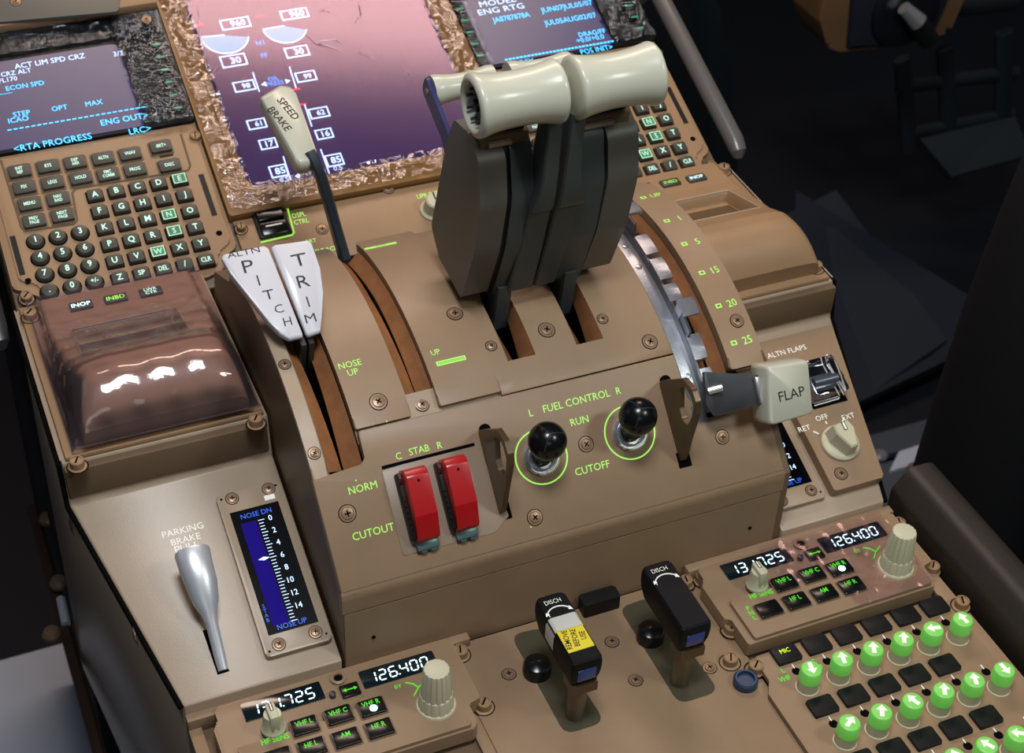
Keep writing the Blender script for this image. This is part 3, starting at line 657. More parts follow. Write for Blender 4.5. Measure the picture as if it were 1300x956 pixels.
FUN=[('INIT\nREF',97,218),('RTE',240,195),('DEP\nARR',375,175),('ALTN',515,155),('VNAV',650,132),('FIX',120,300),('LEGS',262,277),('HOLD',403,253),('FMC\nCOMM',540,235),('PROG',675,212),('MENU',147,383),('NAV\nRAD',290,358),('PREV\nPAGE',170,468),('NEXT\nPAGE',312,440),('EXEC',848,190),('-BRT+',803,95)]
numpos=[CDU.px(*K2(a,b),6) for _,a,b in NUM]
# regularise the two grids
nx=sum((numpos[3*r+2][0]-numpos[3*r][0])/2 for r in range(4))/4; ny=(sum(p[1] for p in numpos[:3])-sum(p[1] for p in numpos[9:]))/9
n0=(sum(numpos[3*r+c][0]-c*nx for r in range(4) for c in range(3))/12,sum(numpos[3*r+c][1]+r*ny for r in range(4) for c in range(3))/12)
funpos=[CDU.px(*K2(a,b),6) for _,a,b in FUN]
def keypad(dx,lab,side):
    F=CDU.off(dx,0,0)
    # keys stand on the unit's face, 3 mm proud
    u=thing('keypad_unit',lab,'keypad unit',CDU.off(dx-175,0,0),'keypad units')
    out=[(-246,167),(-104,167),(-104,-62),(-113,-67),(-116,-76),(-128,-80),(-226,-80),(-231,-70),(-238,-64),(-246,-60)]
    mb=MB(); mb.prism(rpoly(out,[2,2,4,4,4,3,3,4,4,4]),-3,1.2,BR2,bev=1.); 
    inner=[(-241,40),(-107,40),(-107,-58),(-117,-64),(-120,-74),(-224,-76),(-232,-60),(-241,-56)]
    mb.prism(rpoly(inner,[2,2,4,4,3,3,4,4]),1.0,2.6,BR2,bev=1.1,seg=3)
    part('unit_case',mb,u,F)
    mb=MB(); L=[CDU.px(*K2(a,b),2.5) for a,b in((5,172),(108,508),(128,527),(372,490),(386,470),(362,335),(378,313),(940,222),(952,200),(905,42))]
    mb.tube([(x,y,2.5) for x,y in rpoly(L,[0,2,2,2,2,2,2,2,2,0],3)],.8,BRD,seg=8); part('raised_border',mb,u,F)
    mb=MB(); mb.box(-113.3,-109.8,-36,-2,2.4,2.9,BLKP); part('side_strip',mb,u,F)
    mb=MB(); mb.box(-240,-236.5,-66+14,-22,2.4,2.9,BLKP); part('side_strip',mb,u,F)
    for x,y in((-112.5,-50),(-236,-57)):
        mb=MB(); mb.cyl(0,0,-.2,.3,2.,BLK); part('case_hole',mb,u,F.off(x,y,2.5))
    for x,y in((-107,29),(-239.5,-68),(-109,-76)): dzus(u,F,x,y,3.6,z=0)
    Z=2.6
    for r in range(5):
        for c in range(5):
            ch=LET[r][c]; Fk=F.off(xA+c*PH,yA-r*PV,Z); k=part('key',shared('key_rect',key_rect),u,Fk)
            if ch in 'ENSW': part('lit_frame',shared('lit_face',lit_face),k,Fk); part('key_legend',legend(ch,3.9,CYWB,3.62),k,Fk)
            else: part('key_legend',legend(ch,4.2,CYW,3.5),k,Fk)
    for c,ch in enumerate(('Z','SP','DEL','/','CLR')):
        Fk=F.off(xA+c*PH,yA-5*PV,Z); k=part('key',shared('key_rect',key_rect),u,Fk); part('key_legend',legend(ch,4.2 if len(ch)<2 else 3.4,CYW,3.5,.9 if len(ch)<3 else .72),k,Fk)
    for i,(ch,_,_) in enumerate(NUM):
        Fk=F.off(n0[0]+(i%3)*nx,n0[1]-(i//3)*ny,Z); k=part('key',shared('key_round',key_round),u,Fk); part('key_legend',legend(ch,4.2 if ch!='+/-' else 3.2,CYW,3.7),k,Fk)
    for (ch,_,_),p in zip(FUN,funpos):
        Fk=F.off(p[0],p[1],Z); k=part('key',shared('key_wide',key_wide),u,Fk)
        part('key_legend',legend(ch,2.5 if '\n' not in ch else 2.35,CYW,3.1,.72),k,Fk)
    mb=MB(); p=CDU.px(*K2(833,148),3); mb.box(p[0]-4.5,p[0]+4.5,p[1]-.7,p[1]+.7,2.5,3,BLKP); part('light_bar',mb,u,F)
    # screen and its surround
    b=MB(); b.prism(rpoly([(-246,168),(-104,168),(-104,41),(-246,41)],2),1,5,BLKP,bev=1.2); part('screen_bezel',b,u,F)
    s=MB(); SX0,SX1,SY0,SY1=-236.,-137.5,43,115.5
    s.prism(rpoly([(SX0,SY0),(SX1,SY0),(SX1,SY1),(SX0,SY1)],[0,0,6,6]),4.9,5.6,SCN2); sc=part('screen',s,u,F)
    # line select keys with green ticks
    for sx_ in ((-113,) if side==0 else (-113,-241)):
        for k in range(6):
            y=107-k*11.2; Fk=F.off(sx_,y,5)
            def lk():
                m=MB(); m.prism(rect(-4.4,4.4,-2.9,2.9,.6),0,3,BLKG,bev=.6); m.box(-2.6,2.6,-.5,.5,3,3.15,mat('tick_green',(80,190,140),.4,emit=(80,210,150),es=.35)); return m
            part('line_select_key',shared('line_key',lk),u,Fk)
    m=MB()
    for k in range(6): y=104-k*11.2; m.box(-134,-120,-.25,.25,5,5.15,mat('marker_line',(60,90,110),.5),T=Matrix.Translation((0,y,0))@Matrix.Rotation(R(18),4,'Z')@Matrix.Translation((0,0,0))) if False else m.raw([(-133,y-2,5.1),(-122,y+1.2,5.1),(-122,y+1.7,5.1),(-133,y-1.5,5.1)],[(0,1,2,3)],TEAL)
    part('marker_lines',m,u,F)
    return u,sc,F
uL,scL,FL=keypad(0,'keypad unit beside the parking brake side, blue screen reading RTA PROGRESS',0)
m=MB()
def tL(s,u,v,h,al='C',sx=.95,c=SCB): m.text(s,*CDU.px(u,v,5.7),h,c,z=5.75,align=al,sx=sx)
def K1(a,b): return (a/3.939,b/3.939)
tL('ACT LIM SPD CRZ',*K1(250,305),4.2,sx=.95,c=SCW); tL('3/3',*K1(590,268),4.,c=SCW); tL('CRZ ALT',*K1(80,362),3.6,c=SCW); tL('FL170',*K1(40,398),3.6,c=SCW); tL('ECON SPD',*K1(125,428),3.8)
tL('STEP',*K1(108,568),3.9); tL('OPT',*K1(298,540),3.9); tL('MAX',*K1(470,515),3.9); tL('ICAO',*K1(92,597),4.0); tL('ENG OUT>',*K1(622,595),4.6); tL('LRC>',*K1(700,650),4.6); tL('<RTA PROGRESS',*K1(265,712),4.9); tL('------',*K1(30,465),3)
a=CDU.px(*K1(45,640),5.7); b=CDU.px(*K1(720,545),5.7)
for k in range(24): x=a[0]+(b[0]-a[0])*k/23; m.box(x-1.3,x+1.3,(a[1]+b[1])/2-.35,(a[1]+b[1])/2+.35,5.6,5.8,SCB)
part('screen_text',m,scL,CDU)
uR,scR,FR=keypad(DXR,'keypad unit partly behind the thrust lever grips, with a blue screen above it',1)
m=MB()
def K3(a,b): return (560+a/4.333,b/4.333)
def tR(s,u,v,h,sx=.95,c=SCB): m.text(s,*CDU.px(u,v,5.7),h,c,z=5.75,sx=sx)
tR('JUN07JUL05/07',*K3(690,35),4.6,sx=.95); tR('JUL05AUG02/07',*K3(710,105),4.6,sx=.9); tR('JA8787878A',*K3(385,95),4.6,sx=.85); tR('MODEL\nENG RTG',*K3(320,30),5.,c=SCW,sx=1.2); tR('DRAG/FF',*K3(830,180),4.); tR('+0.0/+0.0',*K3(820,212),4.4,sx=.9); tR('<INDEX',*K3(440,345),4.2); tR('POS INIT>',*K3(855,272),4.4,sx=.9)
a=CDU.px(*K3(360,330),5.7); b=CDU.px(*K3(940,225),5.7)
for k in range(30): x=a[0]+(b[0]-a[0])*k/29; m.box(x-1.,x+1.,(a[1]+b[1])/2-.6,(a[1]+b[1])/2+.6,5.6,5.8,SCB)
part('screen_text',m,scR,CDU)
# ================================================================ centre display
dp=thing('centre_display','large purple glass display between the two keypad units','display',CDU)
mb=MB(); bz=[(-103,-41),(103,-41),(103,180),(-103,180)]
mb.prism(rpoly(bz,2),-3,6,GOLD,bev=1.5); part('bezel',mb,dp,CDU)
SX=(-85.,85.); SYY=(-24.,146.)
def bezel_in():
    m=MB(); O=rpoly([(SX[0]-5,SYY[0]-6),(SX[1]+5,SYY[0]-6),(SX[1]+5,SYY[1]+6),(SX[0]-5,SYY[1]+6)],12,6); I=rpoly([(SX[0],SYY[0]),(SX[1],SYY[0]),(SX[1],SYY[1]),(SX[0],SYY[1])],12,6)
    m.loft([[(x,y,6.) for x,y in O],[(x,y,7.2) for x,y in [(p[0]*.99,(p[1]-60)*.99+60) for p in O]],[(x,y,7.0) for x,y in I],[(x,y,5.6) for x,y in I]],GOLD,caps=False); return m
part('bezel_rim',bezel_in(),dp,CDU)
mb=MB(); mb.prism(rpoly([(SX[0],SYY[0]),(SX[1],SYY[0]),(SX[1],SYY[1]),(SX[0],SYY[1])],12,6),5.5,6.4,SCN); ds=part('screen',mb,dp,CDU)
m=MB(); Z=6.5
def K4(a,b): return (180+a/3.0952,b/3.0952)
def P4(a,b): return CDU.px(*K4(a,b),Z)
def wbox(a,b,w,h,t=None,inner=True,th=4.,out=SCW):
    x,y=P4(a,b)
    m.box(x-w/2,x+w/2,y-h/2,y+h/2,Z,Z+.1,out)
    m.box(x-w/2+1.05,x+w/2-1.05,y-h/2+1.05,y+h/2-1.05,Z+.1,Z+.14,SCN)
    if t: m.text(t,x+w*.08,y,th,out,z=Z+.2,thin=.02)
def disk(a,b,r,a0,a1):
    x,y=P4(a,b); pts=[(x,y,Z)]+[(x+r*math.cos(R(t)),y+r*math.sin(R(t)),Z) for t in range(a0,a1+1,6)]
    m.raw([(p[0],p[1],Z) for p in pts],[tuple(range(len(pts)))],DIAL); 
    m.tube([(p[0],p[1],Z+.05) for p in pts],.45,SCW,seg=6)
DIAL=em('dial_fill',(110,200,235),.95)
disk(325,138,16.5,175,345); disk(560,102,15.5,180,338)
wbox(368,92,21,9.5,'960',th=5); wbox(600,55,20,9.,'960',th=5); wbox(361,238,18,10.5,'30',th=5.4); wbox(610,203,17,9.5,'30',th=5)
wbox(403,338,15,9,'98'); wbox(645,300,14.5,9,'99'); wbox(452,487,13,8.5,'61'); wbox(697,443,14,9,'62'); wbox(497,565,12,8.6,'17',th=4.6); wbox(717,526,12,8.6,'16',th=4.6); wbox(538,672,12,10,'85',th=5); wbox(757,629,12,10,'85',th=5)
m.text('0.5',*P4(560,705),3.6,SCW,z=Z+.1); m.text('0.5',*P4(770,660),3.6,SCW,z=Z+.1)
def vbar(a0,b0,a1,b1,c=SCW,w=.45):
    p=P4(a0,b0);q=P4(a1,b1); m.tube([(p[0],p[1],Z+.1),(q[0],q[1],Z+.1)],w,c,seg=6)
vbar(436,285,462,360); vbar(580,263,606,345); vbar(640,412,668,497); vbar(556,615,585,708); vbar(703,587,737,682)
def tri(a,b,s,d,c=SCW):
    x,y=P4(a,b); m.raw([(x,y-s,Z+.1),(x,y+s,Z+.1),(x+d*s*1.7,y,Z+.1)],[(0,1,2)] if d<0 else [(0,2,1)],c)
tri(488,330,2.1,-1); tri(565,320,2.1,1); tri(608,452,2.,1); tri(620,690,2.1,-1)
for a,b in((228,97),(465,63),(608,350),(632,410)): x,y=P4(a,b); m.box(x-2.6,x+2.6,y-.7,y+.7,Z,Z+.15,SCR)
m.text('N1',*P4(465,168),3.8,SCC,z=Z+.1); m.text('FF',*P4(482,217),3.8,SCC,z=Z+.1); m.text('OIL\nPRESS',*P4(520,318),3.4,SCC,z=Z+.1,lh=1.25); m.text('VIB',*P4(643,652),3.8,SCC,z=Z+.1)
part('display_symbols',m,ds,CDU)
# crumpled protective film wrapped over display bezel and keypad screen edges
def crumple(x0,x1,y0,y1,z,amp,n,seed,sc=.09,holes=None):
    rnd=random.Random(seed); ph=[(rnd.uniform(0,6.28),rnd.uniform(-1,1),rnd.uniform(-1,1),rnd.uniform(.5,2.2)) for _ in range(10)]
    def f(u,v):
        x=x0+(x1-x0)*u; y=y0+(y1-y0)*v; h=0
        for p,a,b,k in ph: w=math.sin((a*x+b*y)*sc*k*3+p+1.7*math.sin((b*x-a*y)*sc*k*1.3)); h+=(1-abs(w))**2*.5
        return (x,y,z+amp*h/3+rnd.uniform(-.05,.05)*amp)
    return f
fl1=thing('protective_film','crumpled clear film stretched over the purple centre display','plastic film',CDU)
mb=MB(); f1=crumple(-101,101,-39,172,7.2,4.2,60,3,.055)
def inner(u,v): x=-101+202*u; y=-39+211*v; return abs(x)<83 and -21<y<142
mb.grid(f1,110,116,FILMC,skip=inner); part('film_edge',mb,fl1,CDU,ang=60)
mb=MB(); mb.grid(crumple(-84,84,-23,145,7.8,.05,40,11,.012),44,44,FILM); part('film_sheet',mb,fl1,CDU,ang=60)
CRZ=film('film_crease',(236,228,236),.10,.12,.10,0,gc=(1,.8,.86))
for L_ in (((388,45),(402,56),(420,60),(438,68)),((402,52),(425,50),(440,60)),((448,63),(462,70),(478,76)),((404,16),(412,13),(420,17)),((455,4),(458,18),(450,30)),((508,84),(516,92),(520,96)),((268,95),(275,88),(282,80)),((250,4),(256,60),(262,88),(274,108))):
    q=[CDU.px(*a_,7.6) for a_ in L_]; mb=MB(); n_=len(q); mb.tube([(x_,y_,7.6) for x_,y_ in q],[.25]+[.95]*(n_-2)+[.25],CRZ,seg=8,flat=1.); part('film_crease',mb,fl1,CDU,ang=80)
for k,(Fx,lab) in enumerate(((FL,'crumpled clear film around the line select keys of the RTA PROGRESS keypad screen'),(FR,'crumpled clear film around the screen behind the thrust lever grips'))):
    t_=thing('protective_film',lab,'plastic film',Fx)
    mb=MB(); mb.grid(crumple(-138,-104.5,41,136,8.2,4.,40,5+k,.16),26,60,FILMK); part('film_edge',mb,t_,Fx,ang=60)
    mb=MB(); mb.grid(crumple(-245,-104.5,120,166,6.,3.2,40,15+k,.12),60,24,FILMK); part('film_edge',mb,t_,Fx,ang=60)
    if k: mb=MB(); mb.grid(crumple(-245.5,-234,41,120,8.,4.,40,25+k,.16),10,50,FILMK); part('film_edge',mb,t_,Fx,ang=60)
# raised brown strip above the left keypad with its dark inset
up=thing('upper_panel','brown panel with a dark grey inset above the RTA PROGRESS screen','panel',CDU.off(-175,190,0))
mb=MB(); mb.box(-300,-104,139,168,5,14,BR2,bev=1.5); part('panel_plate',mb,up,CDU)
mb=MB(); mb.prism(rpoly(CDU.pts([(-40,32),(150,15),(158,-40),(-40,-40)],16),2),14,16.5,DGRY,bev=1); part('inset',mb,up,CDU)
screw(up,CDU,*CDU.px(186,25,14),2.6,z=14); screw(up,CDU,*CDU.px(20,3,16),2.6,z=16.5)
# side rails of the forward pedestal
for xx,lab in((-262,'grey padded rail along the outer edge of the RTA PROGRESS keypad'),(262,'grey rail along the far edge of the partly hidden keypad')):
    r=thing('edge_rail',lab,'rail',CDU.off(xx,-60,0),'edge rails')
    mb=MB(); y0=-72 if xx>0 else -100
    mb.tube([(xx,y0,2),(xx,y0+3,6),(xx,y0+10,8),(xx,60,8),(xx,260,8)],[4,6.4,7,7,7],mat('rail_grey',(98,94,92),.32,coat=.2) if xx>0 else MATS['rail_grey'] if 'rail_grey' in MATS else STL,seg=20); part('rail_tube',mb,r,CDU)
# ================================================================ ledge, armrests
import math
sh=thing('pedestal_shell','brown pedestal side shell with the sloping wings either side of the throttle quadrant','pedestal',Fr(Matrix.Translation((0,130,-20))))
def wing(sgn):
    # closed solid: plan corners by height, mirrored by sgn; from y=69 (z=0) up the 20 degree slope to y=190, step, ledge, back
    xi=-131 if sgn<0 else 146; xo1=sgn*219.; xo2=sgn*248.5
    k=math.tan(R(20)); pr=[(69,0,219),(193,(193-69)*k,248.5),(198,72,248.5),(346,72,248.5),(346,-260,248.5),(69,-260,219)]
    inn=[(xi,y,z) for y,z,_ in pr]; out=[(sgn*x,y,z) for y,z,x in pr]
    v=inn+out; n=len(pr); fs=[tuple(range(n)),tuple(range(n,2*n))[::-1]]+[(i,i+n,(i+1)%n+n,(i+1)%n) for i in range(n)]
    b=bmesh.new(); vs=[b.verts.new(p) for p in v]
    for f_ in fs: b.faces.new([vs[i] for i in f_])
    bmesh.ops.recalc_face_normals(b,faces=b.faces[:]); bmesh.ops.bevel(b,geom=list(b.edges),offset=1.6,segments=2,profile=.5,affect='EDGES',clamp_overlap=True)
    return MB().bm(b,PAL)
part('wing',wing(-1),sh,W0); part('wing',wing(1),sh,W0)
for sgn in(-1,1):
    mb=MB(); mb.tube([(sgn*250,346,69.5),(sgn*250,199,69.5),(sgn*249.6,194,43.5),(sgn*220.3,70,-1.5)],1.7,BLK,seg=8); mb.tube([(sgn*248.6,344,73.2),(sgn*248.6,200,73.2)],.5,PAL,seg=6); part('edge_trim',mb,sh,W0)  # black trim, plus a thin pale tube painting the highlight along the edge
# step strip lines and ledge plates
for sgn in(-1,1):
    mb=MB(); mb.box(min(sgn*133,sgn*246),max(sgn*133,sgn*246),199,344,71.5,75,BR2,bev=1.); lp=part('ledge_plate',mb,sh,W0)
    L=[(38,400),(93,590),(246,385),(325,535)] if sgn<0 else [(932,212),(1043,337)]
    for q in L: p=LEDGE.px(*q,5); dzus(lp,W0,p[0] if abs(p[0])<243 else sgn*241,p[1] if p[1]<339 else 338,4.,z=75)
    # band below the ledge
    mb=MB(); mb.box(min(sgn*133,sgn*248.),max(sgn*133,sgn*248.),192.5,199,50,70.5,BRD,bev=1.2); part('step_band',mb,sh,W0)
# outer side skin screws (bronze) on the left edge
for q in((91,668),(172,808)):
    p=onx(*q,-249 if q[1]<700 else -233); Fs=Fr(Matrix.Translation(p)@Matrix.Rotation(R(-90),4,'Y')); screw(sh,Fs,0,0,4.2)
# armrest height function
def sm(a,b,x): t=max(0.,min(1.,(x-a)/(b-a))); return t*t*(3-2*t)
AX0,AX1,AY0,AY1=-234.,-140.,203.,342.
def prof_y(y):
    # crown near the aft end, falling forward to the button shelf
    if y<230: q=(230-y)/27.; return 107-20*max(0,q)**2.6
    K=[(230,107),(240,105.6),(252,99.5),(262,94.),(302,81.5),(315,79.5),(345,78.5)]
    for (a,ha),(b,hb) in zip(K,K[1:]):
        if y<=b: return ha+(hb-ha)*(y-a)/(b-a)
    return 78.5
def arm_h(x,y,recess=True,grow=0.,mirror=1):
    h=prof_y(y)+grow
    c=(x-(AX0+AX1)/2)/((AX1-AX0)/2); e=abs(c)
    w=max(0.,(h-82)/25.)
    h-= w*9*max(0,e-.45)**2*2.2
    # round the outer rims
    d=min(x-AX0,AX1-x); rr=10*w+3
    if d<rr: h-= (rr-math.sqrt(max(0,rr*rr-(rr-d)**2)))*1.0
    if recess:
        rx0,rx1,ry0,ry1=RC
        k=min(sm(rx0,rx0+2.,x)*sm(rx1,rx1-2.,x) if rx0<x<rx1 else 0, (sm(ry0,ry0+2.,y)*sm(ry1,ry1-2.,y) if ry0<y<ry1 else 0))
        h-=k*9
    return h
RCp=[LEDGE.px(*q,8) for q in((99,423),(220,398),(235,415),(113,457))]
RC=(-221,-159,261,302)
def armrest(sgn,lab):
    u=thing('armrest',lab,'palm rest',Fr(Matrix.Translation((sgn*187,270,75))),'palm rests')
    nx_,ny_=96,110
    MXX=lambda x: x if sgn<0 else -x+5
    def f(a,b):
        x=AX0+(AX1-AX0)*a; y=AY0+(AY1-AY0)*b; return (MXX(x),y,arm_h(x,y))
    mb=MB(); mb.grid(f,nx_,ny_,BR2)
    # skirts to the ledge plate
    per=[(i/nx_,0) for i in range(nx_+1)]+[(1,j/ny_) for j in range(1,ny_+1)]+[(1-i/nx_,1) for i in range(1,nx_+1)]+[(0,1-j/ny_) for j in range(1,ny_)]
    top=[f(*p) for p in per]; bot=[(p[0]*1.0,p[1]+(2 if p[1]<205 else 0),75) for p in top]
    mb.loft([bot,top],BR2,caps=False)
    if sgn>0: mb.f=[q[::-1] for q in mb.f]
    part('rest_body',mb,u,W0,ang=50)
    mb=MB(); mb.box(*sorted((MXX(RC[0]+2),MXX(RC[1]-2))),RC[2]+2,RC[3]-2,69.9+2,71.6,GLOOP) if False else mb.grid(lambda a,b:(MXX(RC[0]+2.2+(RC[1]-RC[0]-4.4)*a),RC[2]+2.4+(RC[3]-RC[2]-4.8)*b,arm_h(RC[0]+3+(RC[1]-RC[0]-6)*a,RC[2]+3+(RC[3]-RC[2]-6)*b)+.25),8,8,mat('touchpad_dark',(96,76,52),.3) if 'touchpad_dark' not in MATS else MATS['touchpad_dark'])
    part('touchpad',mb,u,W0)
    lip=[(x,y) for x,y in rpoly([(RC[0]-1,RC[2]-1),(RC[1]+1,RC[2]-1),(RC[1]+1,RC[3]+1),(RC[0]-1,RC[3]+1)],3,4)]; lip.append(lip[0])
    mb=MB(); mb.tube([(MXX(x),y,arm_h(x,y,False)+.2) for x,y in lip],.7,BR2 if sgn<0 else PAL,seg=8,caps=False); part('touchpad_rim',mb,u,W0)
    return u
uAL=armrest(-1,'brown palm rest under clear violet film, below the RTA PROGRESS keypad')
uAR=armrest(1,'bare brown palm rest beside the flap scale, no film on it')
# three buttons above each rest
for q,t,c in(((103,388),'INOP',SEG),((147,379),'INBD',CYW),((191.6,370.5),'LWR\nCTR',CYW)):
    p=LEDGE.px(*q,8); Fb=Fr(Matrix.Translation((p[0],min(p[1],337),78)))
    bt=part('select_button',shared('select_button',lambda:MB().box(-8,8,-4.5,4.5,-1,.6,BLK,bev=.2).box(-7,7,-3.8,3.8,0,3,KEYM,bev=.7)),uAL,Fb)
    mb=MB(); mb.text(t,0,0,3.6 if '\n' not in t else 2.7,c if t!='INBD' else GRN,z=3.1,sx=.95,lh=1.25,thin=.015); part('button_legend',mb,bt,Fb)
for q,t,c in(((816,238),'LWR\nCTR',CYWB),((851,232),'INBD',GRN),((884,226),'INOP',SEG)):
    p=LEDGE.px(*q,8); Fb=Fr(Matrix.Translation((p[0],min(p[1],337),78)))
    bt=part('select_button',shared('select_button',None),uAR,Fb)
    mb=MB(); mb.text(t,0,0,3.4 if '\n' not in t else 2.6,c,z=3.1,sx=.9,lh=1.25); part('button_legend',mb,bt,Fb)
# film over the left rest
fm=thing('protective_film','violet-tinted clear film cover draped over the palm rest below the RTA PROGRESS keypad','plastic film',Fr(Matrix.Translation((-187,270,75))))
rnd=random.Random(4); FX0,FX1,FY0,FY1=-241.,-134.,199.,344.
def ff(a,b):
    x=FX0+(FX1-FX0)*a; y=FY0+(FY1-FY0)*b
    xx=AX0+(AX1-AX0)*max(.0,min(1,(x-AX0+2)/(AX1-AX0+4)));yy=max(AY0,min(AY1,y))
    h=arm_h(xx,yy,False)+2.2+.35*math.sin(x*.31+y*.12)+.3*math.sin(y*.4)
    d=min(x-FX0,FX1-x); e=y-FY0
    if d<6: h=h-(h-79)*(1-d/6)**1.6
    if e<6: h=h-(h-80)*(1-e/6)**2.2
    return (x,y,h)
mb=MB(); mb.grid(ff,70,90,FILMP); part('film_shell',mb,fm,W0,ang=60)
mb=MB(); mb.tube([ff(i/60,0) for i in range(61)],.45,FILMP,seg=6); mb.tube([ff(0,i/60) for i in range(61)],.45,FILMP,seg=6); part('film_rim',mb,fm,W0)
# ================================================================ left wing: parking brake and trim gauge
mb=MB(); F=SIDE; q=lambda u,v:SIDE.px(u,v)
def K5(a,b): return (60+a/3.297,580+b/3.297)
for s,a,b,h in(('PARKING',567,307,3.9),('BRAKE',580,345,3.9),('PULL',585,378,4.4)): mb.text(s,*SIDE.px(*K5(a,b)),h,WHL,z=.15)
part('lettering',mb,sh,SIDE)
pb=thing('parking_brake_lever','polished silver parking brake lever under the words PARKING BRAKE','lever',SIDE.off(*SIDE.px(*K5(725,880))))
mb=MB(); a=SIDE.px(*K5(675,720)); b=SIDE.px(*K5(738,905)); mb.tube([(a[0],a[1],.05),(b[0],b[1],.05)],3.4,BLK,seg=12,flat=.06); part('slot_plate',mb,pb,SIDE)
lo=[K5(738,893),K5(722,830),K5(705,760),K5(688,690),K5(678,650),K5(665,600),K5(645,520),K5(625,460),K5(607,392),K5(604,384)]
hh=[1,4,8,12,14,17,21,23,24,24]; ww=[3.,3.4,3.5,3.6,4.8,7.6,9.4,10.,10.5,9.9]; tt=[2,2.2,2.4,2.5,3.5,5,6,6.2,6.4,5.8]
rings=[]
for (u,v),h,w,t_ in zip(lo,hh,ww,tt):
    x,y=SIDE.px(u,v,h); rings.append([(x+w*math.cos(2*math.pi*k/20)*.93,y,h+t_*math.sin(2*math.pi*k/20)-t_*.4) for k in range(20)])
mb=MB(); mb.loft(rings,mat('polished_aluminium',(214,218,226),.36,metal=.55)); part('lever_handle',mb,pb,SIDE,ang=50)
# gauge
def gauge(F,corn,lab,dx=0,mirror=False):
    pass
X0,X1=SIDE.px(*K5(690,175),4)[0],SIDE.px(*K5(1200,770),4)[0]
g0=SIDE.px(*K5(930,855),4); g1=SIDE.px(*K5(940,100),4)
gx0,gx1=-170.5,-133.; gy0,gy1=g0[1]+2,g1[1]-1
def gaugeunit(gx0,gx1,lab,full=True):
    G=thing('trim_indicator',lab,'gauge',SIDE.off((gx0+gx1)/2,gy0,0),'stabiliser trim indicators')
    mb=MB(); mb.prism(rect(gx0,gx1,gy0,gy1,2.5),0,4.4,PAL,bev=1.2); part('gauge_frame',mb,G,SIDE)
    d=[SIDE.px(*K5(*p),4.4) for p in((755,240),(955,187),(1135,690),(925,750))]
    dy0,dy1=(d[2][1]+d[3][1])/2,(d[0][1]+d[1][1])/2; wx0,wx1=gx0+4.6,gx1-4.6
    mb=MB(); mb.box(wx0,wx1,dy0,dy1,4.3,4.6,GAUG); w=part('gauge_window',mb,G,SIDE)
    H_=dy1-dy0; m=MB(); z=4.7
    for tt_,yy_ in (('NOSE DN',dy1-H_*.055),('NOSE UP',dy0+H_*.04)): part('gauge_text',MB().text(tt_,(wx0+wx1)/2,yy_,3.,GBL,z=z,sx=.95),w,SIDE)
    0 and m.text('NOSE DN',(wx0+wx1)/2,dy1-H_*.055,3.,GBL,z=z,sx=.95); m.text('S\nT\nA\nB',wx0+2.2,dy0+H_*.17,2.2,GBL,z=z,lh=1.3)
    part('gauge_text',m,w,SIDE)
    ys=lambda k: dy1-H_*(.115+.825*k/16.)
    m=MB(); m.box(wx0+4,wx0+13,ys(16),ys(0)+.5,4.62,4.68,VIO); part('gauge_band',m,w,SIDE)
    m=MB()
    for k in range(0,33): m.box(wx0+14,wx0+14+(2.7 if k%4 else 3.6),ys(k/2)-.17,ys(k/2)+.17,4.68,4.76,SCW) if k%2==0 or True else None
    for k in range(0,15,2): m.text(str(k),wx0+21.,ys(k),3.3,SCW,z=z,sx=.95)
    y=ys(5.9); m.raw([(wx0+7.2,y,z),(wx0+10.6,y-1.1,z),(wx0+14,y,z),(wx0+10.6,y+1.1,z)],[(0,1,2,3)],SCW)
    part('gauge_scale',m,w,SIDE)
    for x,y in((gx0+8.5,gy1-4),(gx1-7.5,gy1-3.6),(gx0+8.5,gy0+5.5),(gx1-8,gy0+6.5)): screw(G,SIDE,x,y,2.7,z=4.4)
    m=MB(); 
    for x,y in((gx0+2.5,gy1-3),(gx1-3,gy1-2.5),(gx0+2.5,gy0+3),(gx1-2.6,gy0+4)): m.cyl(x,y,4.4,4.5,.7,BLK,seg=10)
    part('frame_hole',m,G,SIDE)
    m=MB(); m.box(gx1-11.5,gx1-5.5,gy1-10.4,gy1-7.4,4.4,4.6,WHL); part('white_tag',m,G,SIDE)
gaugeunit(gx0,gx1,'blue lit trim indicator beside the parking brake lever, whole scale visible')
gaugeunit(144.5,182,'blue lit trim indicator mostly hidden behind the FLAP side of the quadrant')
# ================================================================ right wing: alternate flaps panel
def K6(a,b): return (930+a/4.155,430+b/4.155)
af=thing('flaps_switch_panel','brown panel lettered ALTN FLAPS with cream rotary selector, beside the FLAP handle','switch panel',SIDE.off(205,10,0))
c=[SIDE.px(*q,8) for q in((1056,412),(1121,603),(1061,626),(975,440))]
ax0=c[2][0]; yb=(c[1][1]+c[2][1])/2; yt=c[0][1]
P=[(ax0,yb),(c[1][0],yb),(c[0][0],yt),(ax0,yt)]
mb=MB(); mb.prism(rpoly(P,1.5),0,8,BR,bev=1.2); part('panel_plate',mb,af,SIDE)
m=MB(); t=lambda s,a,b,h,**k: m.text(s,*SIDE.px(*K6(a,b),8),h,WHL,z=8.15,**k)
t('ALTN FLAPS',285,68,3.6); t('RET',378,474,3.5); t('OFF',470,416,3.5); t('EXT',610,410,3.5)
for a,b in(((425,490),(455,503)),((490,437),(497,450)),((588,420),(578,438))):
    p=SIDE.px(*K6(*a),8); q_=SIDE.px(*K6(*b),8); m.tube([(p[0],p[1],8.1),(q_[0],q_[1],8.1)],.5,WHL,seg=6)
w=[SIDE.px(*K6(a,b),8) for a,b in((400,100),(460,110),(570,315),(430,355))]
